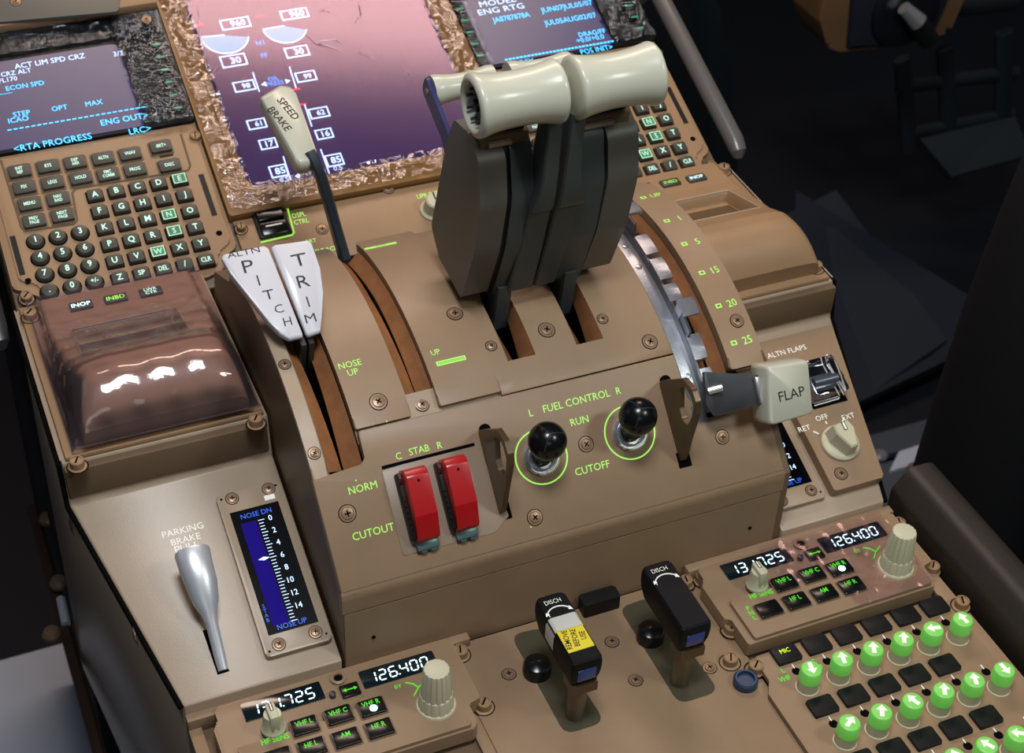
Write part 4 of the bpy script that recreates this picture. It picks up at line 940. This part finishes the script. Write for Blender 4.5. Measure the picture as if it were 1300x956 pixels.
m.tube([(x,y,8.1) for x,y in (w[1],(w[2][0],w[2][1]+1.5),(w[2][0]-1.5,w[2][1]),w[3])],.5,WHL,seg=6)
m.cyl(*SIDE.px(*K6(498,88),8),8,8.15,.7,WHL,seg=12)
part('lettering',m,af,SIDE)
for a,b in((553,193),(572,712)): screw(af,SIDE,*SIDE.px(*K6(a,b),8),3.1,z=8)
a=SIDE.px(*K6(565,555),8); Fk=SIDE.off(a[0],a[1],8)
rs=thing('rotary_selector','cream winged rotary selector pointing to EXT on the ALTN FLAPS panel','knob',Fk)
m=MB(); m.lathe([(12.4,0),(12.6,1),(12.2,2.2),(10.6,3.4),(10,3.6)],CREAM2,seg=40); part('knob_skirt',m,rs,Fk)
m=MB(); Tk=Matrix.Rotation(R(-2),4,'Z'); m.loft([[(-3.2,-10,3),(3.2,-10,3),(8.2,2,3),(7,9,3),(-7,9,3),(-8.2,2,3)],[(-2.6,-9.6,13),(2.6,-9.6,13),(6.6,2,13.5),(5.6,8,13.5),(-5.6,8,13.5),(-6.6,2,13.5)],[(-2,-8.6,14),(2,-8.6,14),(5.8,2,14.6),(4.8,7,14.6),(-4.8,7,14.6),(-5.8,2,14.6)]],CREAM2,T=Tk@Matrix.Rotation(R(8),4,'Z')); part('knob_wing',m,rs,Fk,ang=25)
m=MB(); m.box(-1.2,1.2,2,7.6,14.6,14.8,BKL,T=Tk); m.box(-.6,.6,2.4,7.2,14.8,14.9,WHL,T=Tk); m.cyl(0,0,0,.4,1.6,BLK,T=Matrix.Translation((-4.4,-3,8))@Matrix.Rotation(R(-75),4,'Y')); part('pointer_mark',m,rs,Fk)
a=SIDE.px(*K6(470,230),12); Fk=SIDE.off(a[0],a[1],8)
gs=thing('guarded_toggle','silver toggle under a clear guard, half hidden behind the FLAP handle','switch',Fk)
m=MB(); m.box(-12,13,-15,15,0,.4,BLK); m.box(-9,9,-5,5,.3,7,MET,bev=2); m.tube([(-8,-1,8),(9,-1,8)],3,MET); part('toggle_body',m,gs,Fk)
m=MB(); m.box(-12,12,-12,14,.4,12,film('guard_clear',(230,235,240),.12,.05),bev=1.5); part('clear_guard',m,gs,Fk)
# ================================================================ aft pedestal
A0=W0; AZm=-12.
AF=Fr(Matrix.Translation((0,0,AZm)))
ap=thing('aft_pedestal','brown aft pedestal frame carrying the radio and fire handle panels','pedestal',Fr(Matrix.Translation((0,-100,-60))))
mb=MB(); mb.box(-219,223,-330,68.5,-80,-16,BRD,bev=1.5); part('pedestal_frame',mb,ap,W0)
mb=MB()
for x in(-73,80): mb.box(x-5.5,x+5.5,-330,68,-16,-13,BR,bev=.3)
mb.box(-219,-212,-330,68,-16,-13,BR,bev=.3); mb.box(213,222.5,-330,68,-16,-11,BR,bev=.3); part('mounting_rail',mb,ap,W0)
part('end_strip',MB().box(80,222.5,62.9,68.8,-16,-4,BR,bev=.4),ap,W0); part('end_strip',MB().box(-219,-58,63.2,68.8,-16,-6,BR,bev=.4),ap,W0)
# ---- centre fire handle panel
mb=MB(); mb.box(-72,79,-200,67,-15,-12,BR,bev=.6); fh=part('fire_switch_panel',mb,ap,W0)
for q in(((561,806),(652,790)),((770,765),(880,745))): pass
w1=[AF.px(*q) for q in((648,806),(690,797),(735,900),(680,905))]; w2=[AF.px(*q) for q in((786,772),(826,758),(880,862),(836,880))]
WELL_SHADE=mat('well_shade',(66,62,44),.6)  # flat dark patches paint the shaded recesses under the fire handles
for w in(w1,w2):
    x0=min(p[0] for p in w); mb=MB(); mb.prism(rpoly([(w[0][0],w[0][1]),(w[1][0],w[1][1]),(w[1][0]+4,w[0][1]-75),(w[0][0],w[0][1]-75)],7,5),0.02,.25,WELL_SHADE); part('well_shade_patch',mb,fh,AF)
for q in((777,815),(901,848),(646,856),(807,864)): screw(fh,AF,*AF.px(*q),3.)
for q in((871,738),(891,733)): dzus(fh,AF,*AF.px(*q,3),3.8,z=.2)
mb=MB(); 
for q in((660,683),): pass
def fire(lab,x0,x1,y0,y1,z,tape):
    F=Fr(Matrix.Translation(((x0+x1)/2,(y0+y1)/2,AZm))); t=thing('fire_switch',lab,'fire switch',F,'engine fire switches')
    m=MB(); P=rpoly([(x0,y0),(x1,y0),(x1,y1),(x0,y1)],[2,2,4,4]); P=ccw(P); c=Vector(((x0+x1)/2,(y0+y1)/2))
    rg=lambda s,zz: [((p[0]-c.x)*s+c.x,(p[1]-c.y)*(1-(1-s)*.4)+c.y,zz) for p in P]
    m.loft([rg(.80,z-21),rg(.98,z-13),rg(1.03,z-8),rg(1.03,z-4),rg(.98,z-1),rg(.88,z)],BLKS); part('handle_body',m,t,W0,ang=28)
    m=MB(); m.text('DISCH',c.x-.5,y1-6.,2.9,WHL,z=z+.1,sx=.8,thin=-.006); m.text('1',x0+2.4,y1-14.5,2.6,WHL,z=z+.1); m.text('2',x1-2.4,y1-13,2.6,WHL,z=z+.1)
    ar=[(c.x+math.cos(R(a))*7.6-.2,y1-17+math.sin(R(a))*7.,z+.12) for a in range(35,150,8)]; m.tube(ar,.38,WHL,seg=6)
    for e,pv in((ar[0],ar[1]),(ar[-1],ar[-2])):
        d=(Vector(e)-Vector(pv)).normalized(); n_=Vector((-d.y,d.x,0)); e=Vector(e); m.raw([tuple(e-n_*1.2),tuple(e+n_*1.2),tuple(e+d*2.6)],[(0,1,2)],WHL); 
    part('lettering',m,t,W0)
    m=MB(); m.box(c.x-5.5,c.x+5.5,y0-.6,y0+3,z-15,z-6,mat('glint_blue',(24,60,130),.25,coat=.4,emit=(20,60,160),es=.04) if 'glint_blue' not in MATS else MATS['glint_blue'],bev=.8); part('end_lens',m,t,W0)  # blue glint on the end face, painted as a faintly glowing block
    m=MB(); m.loft([[(c.x+a*7.2,y0+6+b*6,z-21+k) for a,b in((-1,-1),(1,-1),(1,1),(-1,1))] for k in(-5,2)],GLOOP); m.tube([(c.x,y0+8,z-22),(c.x,y0+9,AZm)],5.2,mat('stem_metal',(120,112,92),.4,metal=.5) if 'stem_metal' not in MATS else MATS['stem_metal'],seg=20); part('handle_stem',m,t,W0)
    if tape:
        m=MB(); m.box(x0+1.2,x1-1.2,y0+8,y0+27,z-.2,z+.35,YEL,bev=.1); 
        part('yellow_tag',m,t,W0)
        m=MB(); 
        for i,s in enumerate(('REMOVE','BEFORE','USE')): m.text(s,x0+4.0+i*4.6,y0+16.5,3.0,BKL,ang=80,z=z+.45,sx=.8,thin=.01)
        part('lettering',m,t,W0)
        m=MB(); xo0,xo1=x0-.55,x1+.55; sec=[(xo0,z-13),(xo0,z-3.5),(xo0+1.2,z-.2),(xo0+2.4,z+.55),(xo1-2.4,z+.55),(xo1-1.2,z-.2),(xo1,z-3.5),(xo1,z-13)]
        m.loft([[(x,y0+23+.4*math.sin(x),zz) for x,zz in sec],[(x,y0+33,zz) for x,zz in sec]],TAPE,caps=False,closed=False); part('tape_band',m,t,W0)
    return t
fire('black fire handle with a yellow REMOVE BEFORE USE tag taped on',-32,-14.6,-11,39,42,True)
fire('plain black fire handle lettered DISCH, without tape',31.5,49.5,-11,38.5,43,False)
for q,lab in(((826,803),'black round push cap in the well under the plain fire handle'),((682,846),'black round push cap in the well under the taped fire handle')):
    p=AF.px(*q,5); Fk=AF.off(p[0],p[1],0); k=thing('push_cap',lab,'button',Fk,'push caps beneath the fire handles'); m=MB(); m.lathe([(8,0),(8,6),(7,8),(4,9.5),(.01,10)],BLKG,seg=30); part('cap_body',m,k,Fk)
c=[AF.px(*q,9) for q in((734,757),(780,743.5),(788,758.5),(743,772))]
x0=(c[0][0]+c[3][0])/2;x1=(c[1][0]+c[2][0])/2;y1=(c[0][1]+c[1][1])/2;y0=(c[2][1]+c[3][1])/2
k=thing('black_switch_cap','black rectangular switch cap between the two fire handles','switch',Fr(Matrix.Translation(((x0+x1)/2,(y0+y1)/2,AZm))))
mb=MB(); mb.prism(rect(x0,x1,y0,y1,1.5),AZm,AZm+10,BLKP,bev=1.2,seg=3); part('cap_body',mb,k,W0)
# ---- radio tuning panels
def radio(dx,lab,full):
    F=Fr(Matrix.Translation((dx,0,0))); 
    U=thing('radio_panel',lab,'radio',Fr(Matrix.Translation((dx+152,30,-12))))
    L=lambda a,b,h=0.: A0.px(900+a/3.25,620+b/3.25,h)
    m=MB(); m.prism(rpoly([(84.5,0),(209,0),(212,4),(212,16),(219.5,18),(219.5,62.5),(84.5,62.5),(84.5,52),(81,50),(81,22),(84.5,20)],[2,2,2,1,1,3,3,2,3,3,1]),-12,-2.5,BR,bev=1.6,seg=3); part('panel_case',m,U,F)
    b=[L(60,375),L(380,300),L(490,285),L(700,262)]
    iy=L(63,385)[1]; 
    m=MB(); P=[(89,1.2),(208,1.2),(208,40),(160,40),(152,31.5),(89,31.5)]
    m.prism(rpoly(P,[2,2,3,3,3,2]),-3,0,BR2 if False else BR,bev=.9,seg=3); part('key_field',m,U,F)
    # displays
    for q,txt in(((45,310,320,245,355,310,70,370),'131.725'),((440,205,700,140,735,190,490,270),'126.400')):
        c=[L(q[i],q[i+1],-2) for i in(0,2,4,6)]; xa=(c[0][0]+c[3][0])/2; xb=(c[1][0]+c[2][0])/2; yb=(c[0][1]+c[1][1])/2; ya=(c[2][1]+c[3][1])/2
        m=MB(); m.prism(rect(xa,xb,ya,yb,.8),-2.6,-1.9,SEGB,bev=.1); w=part('display_window',m,U,F)
        m=MB(); h=(yb-ya)*.56; n=6; tw=(xb-xa)*.86/(n*1.0); m.seg7(txt,xa+(xb-xa)*.09,ya+(yb-ya)*.2,h,SEG,z=-1.85,w=tw*.62,tk=h*.12,slant=.1); part('digits',m,w,F)
    # push keys
    def pk(): return MB().prism(rect(-7.9,7.9,-5.9,5.9,1),0,.3,BRD).prism(rect(-7.,7.,-5.1,5.1,.8),0,1.8,BLKG,bev=.5)
    for (a,b_,t,lit) in((312,388,'VHF L',0),(427,352,'VHF C',0),(540,325,'VHF R',1),(248,495,'',0),(362,462,'HF L',0),(478,430,'AM',0),(590,398,'HF R',0)):
        p=L(a,b_,1.5); Fk=F.off(p[0],p[1],0); k=part('push_key',shared('push_key',pk),U,Fk)
        if t: m=MB(); m.text(t,0,1.6 if not lit else 2.2,3.1,GRNK,z=2.0,sx=.8,thin=.012); part('key_legend',m,k,Fk)
        if lit: m=MB(); m.cyl(0.4,-1.6,1.8,2.1,2.0,em('lamp_teal',(150,255,235),9.),seg=16); part('key_lamp',m,k,Fk)
    p=L(437,264,0); Fk=F.off(p[0],p[1],-2.5); k=part('transfer_key',MB().box(-5.2,5.2,-4.2,4.2,0,2,BLKG,bev=.5),U,Fk)
    m=MB(); m.box(-2.6,2.6,-.35,.35,2.05,2.15,GRNK); m.raw([(2.2,-1.2,2.1),(4.2,0,2.1),(2.2,1.2,2.1)],[(0,1,2)],GRNK); m.raw([(-2.2,-1.2,2.1),(-4.2,0,2.1),(-2.2,1.2,2.1)],[(2,1,0)],GRNK); part('key_legend',m,k,Fk)
    p=L(380,222,0); m=MB(); m.lathe([(4.2,0),(4.4,1.4),(3,2),(2.6,1.6),(2.6,.5),(.01,.5)],BR,T=Matrix.Translation((p[0],p[1],-2.5))); m.cyl(p[0],p[1],-1.9,-1.6,2.3,BLK); part('light_sensor',m,U,F)
    p=L(378,282,0); m=MB(); m.cyl(p[0],p[1],-2.5,.6,1.8,STL,bev=.3); part('small_switch',m,U,F)
    m=MB(); m.text('HF SENS',*L(215,437),3.3,GRNK,z=.2,sx=.85,ang=-2,thin=.012); 
    p=L(175,515); m.text('P\nN\nL',p[0],p[1],3.,GRNK,z=.2,lh=1.3,thin=.012); m.text('BY',*L(612,258),2.4,GRNK,z=.15); 
    a=[L(635,245),L(665,250),L(688,262),L(705,240)]; m.tube([(x,y,.25) for x,y in a[:3]],.3,GRNK,seg=6); m.tube([(a[2][0],a[2][1],.25),(a[3][0],a[3][1],.25)],.3,GRNK,seg=6); m.tube([(a[2][0],a[2][1],.25),(L(680,290)[0],L(680,290)[1],.25)],.3,GRNK,seg=6)
    part('lettering',m,U,F)
    # knobs
    p=L(200,385,3); Fk=F.off(p[0],p[1],0); kn=part('sensitivity_knob',MB().lathe([(6.6,0),(6.6,1.5),(5.6,3),(5.2,9),(4.6,12)],CREAM2,seg=30).box(-2.6,2.6,-5.4,5.4,2,15,CREAM2,bev=1.2),U,Fk)
    m=MB(); m.box(-.9,.9,-.5,5,15,15.2,BKL); m.box(-.35,.35,-.2,4.6,15.2,15.3,WHL); part('pointer_mark',m,kn,Fk)
    p=L(770,320,0); Fk=F.off(p[0],p[1],-2)
    def flut(r0,r1,z0,z1,n=14,d=.5):
        rings=[]
        for z,r,s in((z0,r0,1),(z1-1.2,r1,1),(z1-.3,r1-.4,.6),(z1,r1-1.4,.2)):
            rings.append([((r-d*s*(k%4<1))*math.cos(2*math.pi*k/(n*4)),(r-d*s*(k%4<1))*math.sin(2*math.pi*k/(n*4)),z) for k in range(n*4)])
        return rings
    m=MB(); m.lathe([(11,0),(11,2),(10.4,3)],CREAM2,seg=40); m.loft(flut(9.8,9.2,2.5,12),CREAM2); kn=part('outer_knob',m,U,Fk)
    m=MB(); m.loft(flut(8.6,7.2,12,31,16,.6),CREAM2); part('inner_knob',m,kn,Fk)
    for a,b_ in((-32,355),(95,560),(788,130),(928,310)):
        if (a,b_)==(-32,355): continue
        p=L(a,b_,-6); dzus(U,F,p[0],min(p[1],66),4.1,z=-12)
    return U,F
uR1,_=radio(0,'radio panel in working order, 126.400 beside its large cream knob, VHF R key glowing','x')
uR1['label']='radio panel reading 126.400 with the VHF R key glowing, next to the audio panel'
# the other radio: same unit, left column
x=A0.px(505,853,0)[0]; 
_a=A0.px(431,858,-2); _b=A0.px(900+380/3.25,620+222/3.25,-2)
uR2=dup(uR1,Fr(Matrix.Translation((152+_a[0]-_b[0],30+_a[1]-_b[1],-12))),label='radio panel reading 126.400 between the blue trim indicator and the taped fire handle')
uR1['group']=uR2['group']='radio panels'
# crumpled film on the right radio
rf=thing('protective_film','clear film stuck over the radio panel with the glowing VHF R key','plastic film',Fr(Matrix.Translation((150,30,2))))
mb=MB(); f0=crumple(125,210,0,62,.9,1.1,40,31,.1); 
kc=(A0.px(900+770/3.25,620+320/3.25,0))
mb.grid(f0,46,36,FILM,skip=lambda u,v: (125+85*u-kc[0])**2+(62*v-kc[1])**2<12.5**2 or (125+85*u<157 and 62*v<29)); part('film_sheet',mb,rf,W0,ang=60)
# ---- audio panel
L=lambda a,b,h=0.: AF.px(900+a/3.25,620+b/3.25,h)
au=thing('audio_panel','audio control panel with rows of green-capped knobs and black keys','audio panel',Fr(Matrix.Translation((152,-80,AZm))))
mb=MB(); mb.prism(rpoly([(86,-4),(213,-4),(213,-14),(221,-18),(221,-170),(86,-170),(81,-164),(81,-30),(86,-22)],[2,4,4,3,4,4,2,2,3]),0,3,BR,bev=1.2,seg=3); part('panel_plate',mb,au,AF)
H3=3.
kx=[L(a,b,5) for a,b in((315,675),(440,638),(565,600),(690,563),(813,526),(937,490))]
px0=kx[0][0]; pitch=(kx[5][0]-kx[0][0])/5; ky=sum(p[1] for p in kx)/6
k2=[L(a,b,5) for a,b in((715,798),(843,765),(970,730))]; ky2=sum(p[1] for p in k2[1:])/2; rowp=ky-ky2
kb=[L(a,b,3) for a,b in((405,803),(530,775),(655,735),(778,698),(903,665),(1030,625))]; kox=sum(kb[i][0]-kx[i][0] for i in range(6))/6; koy=sum(p[1] for p in kb)/6
hb_=[L(a,b,3) for a,b in((352,745),(482,710),(608,672),(735,635),(860,598),(983,562))]; hox=sum(hb_[i][0]-kx[i][0] for i in range(6))/6; hoy=sum(p[1] for p in hb_)/6
def micro():
    m=MB(); m.prism(rect(-7.6,7.6,-5.8,5.8,1),0,2.4,BLKP,bev=.8); return m
def gk(r=6.0):
    m=MB(); m.lathe([(r+.6,0),(r+.6,.2),(r,.3),(r,7.2)],CREAM2,seg=30); m.lathe([(r+.05,7.2),(r,14.4),(r-.5,15.4),(r-1.4,15.9),(.01,16.)],KNG,seg=30,caps=False); return m
def arrow():
    m=MB(); m.prism([(-1.2,-3.9),(1.2,-3.9),(1.2,.4),(3.1,.4),(0,4.1),(-3.1,.4),(-1.2,.4)],15.9,16.3,WHL); return m
angs=[[170,-15,-25,-30,75,5],[None,None,20,-30,-20,185]]
for row in range(3):
    for c in range(6):
        x=px0+c*pitch; y=ky-row*rowp
        if not(row>=1 and c==5) :
            k=part('push_key',shared('micro_key',micro),au,AF.off(x,y,H3))
            if row==0 and c==0: m=MB(); m.text('MIC',0,1.8,2.9,em('mic_glow',(220,255,30),1.6),z=2.5,sx=.9); part('key_legend',m,k,AF.off(x,y,H3))
        m=MB(); lx=x+hox*.5; m.tube([(x+hox*.35,y-6.8,H3+.1),(x+hox*.8,y+(hoy-ky)+2,H3+.1)],.35,WHL,seg=6); part('guide_line',m,au,AF)
        m=MB(); m.cyl(x+hox,y+hoy-ky,H3-.1,H3+.15,2.6,BLK); part('light_hole',m,au,AF)
        Fk=AF.off(x+kox,y+koy-ky,H3); k=part('volume_knob',shared('green_knob',gk),au,Fk)
        a=angs[row][c] if row<2 and angs[row][c] is not None else 30*c-60
        part('arrow_mark',shared('arrow_mark',arrow),k,Fk.off(0,0,0,rz=a))
m=MB()
for s,a,b in(('L',305,752),('VHF',312,786),('C',432,715),('VHF',447,742),('R',560,678),('HF',580,702),('L',962,806)): m.text(s,*L(a,b,3),3.2,GRNK,z=3.2,sx=.85,thin=.012)
part('lettering',m,au,AF)
for a,b in((92,690),(197,720),(1045,470),(95,560)):
    p=L(a,b,6)
    if (a,b)==(95,560): continue
    dzus(au,AF,p[0],p[1],4.2,z=3 if a>900 else 0)
# blue connector scrap near the fire panel corner
p=AF.px(947,862,4); Fk=AF.off(p[0],p[1],0)
k=thing('jack_socket','blue-topped round socket at the corner between fire panel and audio panel','socket',Fk)
m=MB(); m.lathe([(7,0),(7,4),(6,5),(5,5),(4.6,3)],mat('socket_blue',(40,60,90),.35),seg=28); part('socket_body',m,k,Fk)
# armrest bolster beside the audio panel
bo=thing('pedestal_bolster','dark brown padded bolster along the side of the audio panel','bolster',Fr(Matrix.Translation((243,-80,-40))))
mb=MB(); P=rpoly([(228,-90),(262,-90),(262,2),(256,16),(238,16),(228,2)],[4,4,8,9,9,8],4)
TYY=Matrix(((1,0,0,0),(0,0,-1,0),(0,1,0,0),(0,0,0,1)))
mb.prism(P,-76,330,mat('bolster_dark',(44,39,35),.5,bump=.3,bscale=400),bev=7,T=TYY@Matrix.Rotation(0,4,'X'),seg=4)
mb.v=[(a,-b if False else b,c) for a,b,c in mb.v]; part('bolster_body',mb,bo,W0)
# ================================================================ surroundings
FLO=mat('dark_floor',(20,24,34),.7,var=.15,vscale=3); FL=bpy.data.meshes
mb=MB(); mb.box(-1600,2400,-1200,2600,-640,-620,FLO); fo=part('floor',mb,None,W0); tag(fo,kind='structure',label='dark cockpit floor')
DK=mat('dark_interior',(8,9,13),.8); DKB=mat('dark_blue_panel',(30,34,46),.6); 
mb=MB(); mb.box(-1600,2400,2300,2340,-620,1200,DK); w_=part('wall_front',mb,None,W0); tag(w_,kind='structure',label='dark bulkhead ahead')
LGY=mat('light_grey_panel',(205,214,230),.45)
# floor plates and track seen at the edges
fpn=thing('floor_plate','pale blue-grey floor plate low beside the parking brake side of the pedestal','floor plate',Fr(Matrix.Translation((-270,560,-612))))
mb=MB(); mb.box(-420,-150,200,690,-620,-606,LGY,bev=3); part('plate_body',mb,fpn,W0)
for u,v in((66,808),(82,742)):
    p=onz(u,v,-604)
sk=thing('seat_rail','dark brown rail with bronze bolts low beside the keypad side of the pedestal','rail',Fr(Matrix.Translation((-250,400,-300))))
a=onz(45,660,-250); b=onz(102,867,-250)
mb=MB(); mb.tube([tuple(a+(a-b)*.08),tuple(a),tuple(b),tuple(b+(b-a)*.6)],5,mat('rail_dark_brown',(70,52,40),.5),seg=8); part('rail_bar',mb,sk,W0)
for u,v in((61,661),(75,742),(66,807)):
    p=onz(u,v,-240); m=MB(); m.lathe([(7,0),(7,3),(5,6),(.01,6.5)],SCRB,seg=16); part('bolt',m,sk,Fr(Matrix.Translation(p)))
mb=MB(); a=onz(77,760,-245); b=onz(84,793,-245); mb.tube([tuple(a),tuple(b)],3.5,LGY,seg=8); part('pale_clip',mb,sk,W0)
# pedestal lower side, dark
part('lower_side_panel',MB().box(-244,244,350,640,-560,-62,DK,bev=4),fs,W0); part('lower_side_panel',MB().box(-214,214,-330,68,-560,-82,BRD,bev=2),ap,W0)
# right footwell
fw=thing('footwell_ramp','dark blue-grey sloping footwell panel behind the flap scale','footwell panel',Fr(Matrix.Translation((700,700,-500))))
def quad(L_,m,th=12.,name='panel_face',parent=None):
    P=[Vector(p) for p in L_]; n=(P[1]-P[0]).cross(P[2]-P[0]).normalized(); mb=MB(); q=[p-n*th for p in P]
    mb.raw([tuple(p) for p in P+q],[(0,1,2,3),(7,6,5,4)]+[(i+4,(i+1)%4+4,(i+1)%4,i) for i in range(4)],m); return part(name,mb,parent,W0)
FW1=mat('footwell_grey',(38,44,54),.7); FW2=mat('footwell_blue',(30,37,50),.6)
quad([onz(1010,250,-520),onz(1290,420,-560),onz(1190,470,-590),onz(1000,560,-600)],FW2,14,'ramp_face',fw)
quad([onz(900,330,-560),onz(1060,250,-520),onz(1200,440,-575),onz(1050,545,-605)],FW1,14,'ramp_face',fw)
ft=thing('floor_track','pale metal floor track with a bright bolt, beyond the flaps switch panel','floor track',Fr(Matrix.Translation(onz(1165,585,-615))))
quad([onz(1100,590,-612),onz(1100,560,-612),onz(1206,530,-612),onz(1206,560,-612)],mat('track_grey',(96,102,112),.4,metal=.3),8,'track_bar',ft)
quad([onz(1128,603,-609),onz(1140,578,-609),onz(1206,556,-609),onz(1198,582,-609)],LGY,6,'track_plate',ft)
quad([onz(1120,700,-614),onz(1100,595,-614),onz(1206,578,-614),onz(1220,700,-614)],mat('floor_mid_grey',(84,90,100),.6),6,'track_base',ft)
for (u,v),m_,r_ in(((1117,579),CHR,9),((1159,595),SCRB,7)):
    p=onz(u,v,-604); m=MB(); m.lathe([(r_,0),(r_,3),(r_*.7,6),(.01,7)],m_,seg=18); part('bolt',m,ft,Fr(Matrix.Translation(p)))
# rudder pedal assembly with openings
rp=thing('rudder_pedal','dark grey rudder pedal frame with rectangular openings under the instrument panel','pedal',Fr(Matrix.Translation((1000,1000,-600))))
def onp(u,v): return ony(u,v,1000)
def bar(q1,q2,w,m=None):
    a=onp(*q1); b=onp(*q2); mb=MB(); mb.tube([tuple(a),tuple(b)],w,m or FW2,seg=8); return mb
PG=mat('pedal_grey',(30,38,45),.6)
mb=MB()
for q1,q2,w in(((1145,75),(1155,190),12),((1200,60),(1205,175),13),((1275,40),(1272,160),14),((1140,110),(1290,92),11),((1150,170),(1285,145),11),((1150,15),(1290,0),14)):
    a=onp(*q1); b=onp(*q2); mb.tube([tuple(a),tuple(b)],w,PG,seg=10,flat=.6)
part('pedal_frame',mb,rp,W0)
quad([onp(1160,180),onp(1280,152),tuple(ony(1300,200,960)),tuple(ony(1200,228,960))],PG,16,'pedal_foot',rp)
# instrument panel lower corner
ip=thing('instrument_panel','brown rounded lower corner of the instrument panel with a dark blue face','instrument panel',Fr(Matrix.Translation((850,880,-150))))
def YP(y): return Fr(Matrix(((1,0,0,0),(0,0,-1,y),(0,1,0,0),(0,0,0,1))))
Fy=YP(880); P=[Fy.px(*q) for q in((1048,-40),(1042,30),(1050,60),(1066,66),(1140,58),(1205,42),(1250,-40))]
mb=MB(); mb.prism(rpoly(P,[0,20,22,22,10,10,0],4),-60,0,mat('panel_tan_dim',(120,90,62),.5),bev=9,seg=3); part('panel_body',mb,ip,Fy)
P=[Fy.px(*q) for q in((1082,-40),(1074,58),(1130,52),(1180,42),(1215,-40))]
mb=MB(); mb.prism(P,0,8,DKB,bev=3); part('panel_face',mb,ip,Fy)
m=MB(); c=Fy.px(1143,8); m.lathe([(44,8),(44,14),(40,16),(30,16)],mat('dim_knob',(24,26,34),.4),seg=40,T=Matrix.Translation((c[0],c[1],0))); part('round_cover',m,ip,Fy)
m=MB(); a=Fy.px(1150,12,30); b=Fy.px(1168,30,36); m.tube([(a[0],a[1],26),(b[0],b[1],32)],[8,11],CHR,seg=14); m.tube([(b[0],b[1],30),(b[0]+20,b[1]-26,34)],12,BLKP,seg=12); part('key_switch',m,ip,Fy)
# seat edge: tall black upholstery at the far right
se=thing('pilot_seat','tall matt black seat side at the photo edge beyond the bolster','seat',Fr(Matrix.Translation((480,200,-600))))
BS=mat('black_upholstery',(20,20,23),.65,bump=.4,bscale=150)
rings=[]
for z,dx in((-620,-20),(-400,-15),(-250,-6),(-120,0),(-20,6),(60,16),(140,30),(170,44)):
    rings.append([(455+dx+70*math.cos(a)*1.0,(205+.32*0)+62*math.sin(a),z) for a in [2*math.pi*k/28 for k in range(28)]])
mb=MB(); mb.loft(rings,BS)
mb.box(470,900,-140,240,-620,150,BS,bev=50,seg=5); part('seat_bolster',mb,se,W0)
# dark curved console edge behind the far rail
cv=thing('side_console','very dark curved panel edge beyond the far keypad rail','panel',Fr(Matrix.Translation((420,900,-300))))
mb=MB(); pts=[ony(u,v,900) for u,v in((865,-30),(885,20),(900,90),(905,180),(912,260))]; mb.tube([tuple(p) for p in pts],26,mat('console_teal',(20,28,34),.5),seg=14); mb.tube([tuple(p+Vector((-75,30,0))) for p in pts],80,mat('console_dark',(12,16,22),.6),seg=14); part('console_edge',mb,cv,W0)
# ================================================================ light
def area(name,loc,tgt,sx,sy,power,col,spread=180):
    l=bpy.data.lights.new(name,'AREA'); l.shape='RECTANGLE'; l.size=sx*.001; l.size_y=sy*.001; l.energy=power; l.color=col; l.spread=R(spread)
    o=bpy.data.objects.new(name,l); COL.objects.link(o); p=Vector(loc)*.001; d=(Vector(tgt)*.001-p).normalized(); o.location=p; o.rotation_euler=d.to_track_quat('-Z','Y').to_euler(); return o
area('overhead_lamp',(210,900,1150),(80,300,60),900,200,15,(1,.76,.62))
area('dome_lamp',(-150,-190,1350),(-40,150,40),340,260,22,(.94,.97,1))
area('dome_lamp_right',(650,-650,1150),(40,60,60),240,180,9,(.97,1,.9))
area('film_reflection_light',(-500,-1500,1000),(0,100,40),700,260,2,(.95,1,.93))  # added behind the camera for reflections on the palm rest film
area('side_window_light',(-1300,700,900),(0,200,0),700,500,.8,(.85,.92,1))
w=bpy.data.worlds.new('w'); bpy.context.scene.world=w; w.use_nodes=True; w.node_tree.nodes['Background'].inputs[0].default_value=(.05,.055,.07,1); w.node_tree.nodes['Background'].inputs[1].default_value=1.
# ================================================================ camera
cd=bpy.data.cameras.new('camera'); co=bpy.data.objects.new('camera',cd); COL.objects.link(co)
cd.sensor_width=36; cd.sensor_fit='HORIZONTAL'; cd.lens=CF/1300*36; cd.shift_y=-45/1300; cd.clip_start=.02; cd.clip_end=50
m3=Matrix((( CR[0][0],-CR[1][0],-CR[2][0]),(CR[0][1],-CR[1][1],-CR[2][1]),(CR[0][2],-CR[1][2],-CR[2][2]))).to_4x4(); m3.translation=CC*.001
co.matrix_world=m3; cd.dof.use_dof=True; cd.dof.focus_distance=.90; cd.dof.aperture_fstop=18
sc=bpy.context.scene; sc.camera=co
sc.view_settings.view_transform='Standard'; sc.view_settings.look='None'; sc.view_settings.gamma=1; sc.view_settings.exposure=-1.0; sc.view_settings.use_curve_mapping=False
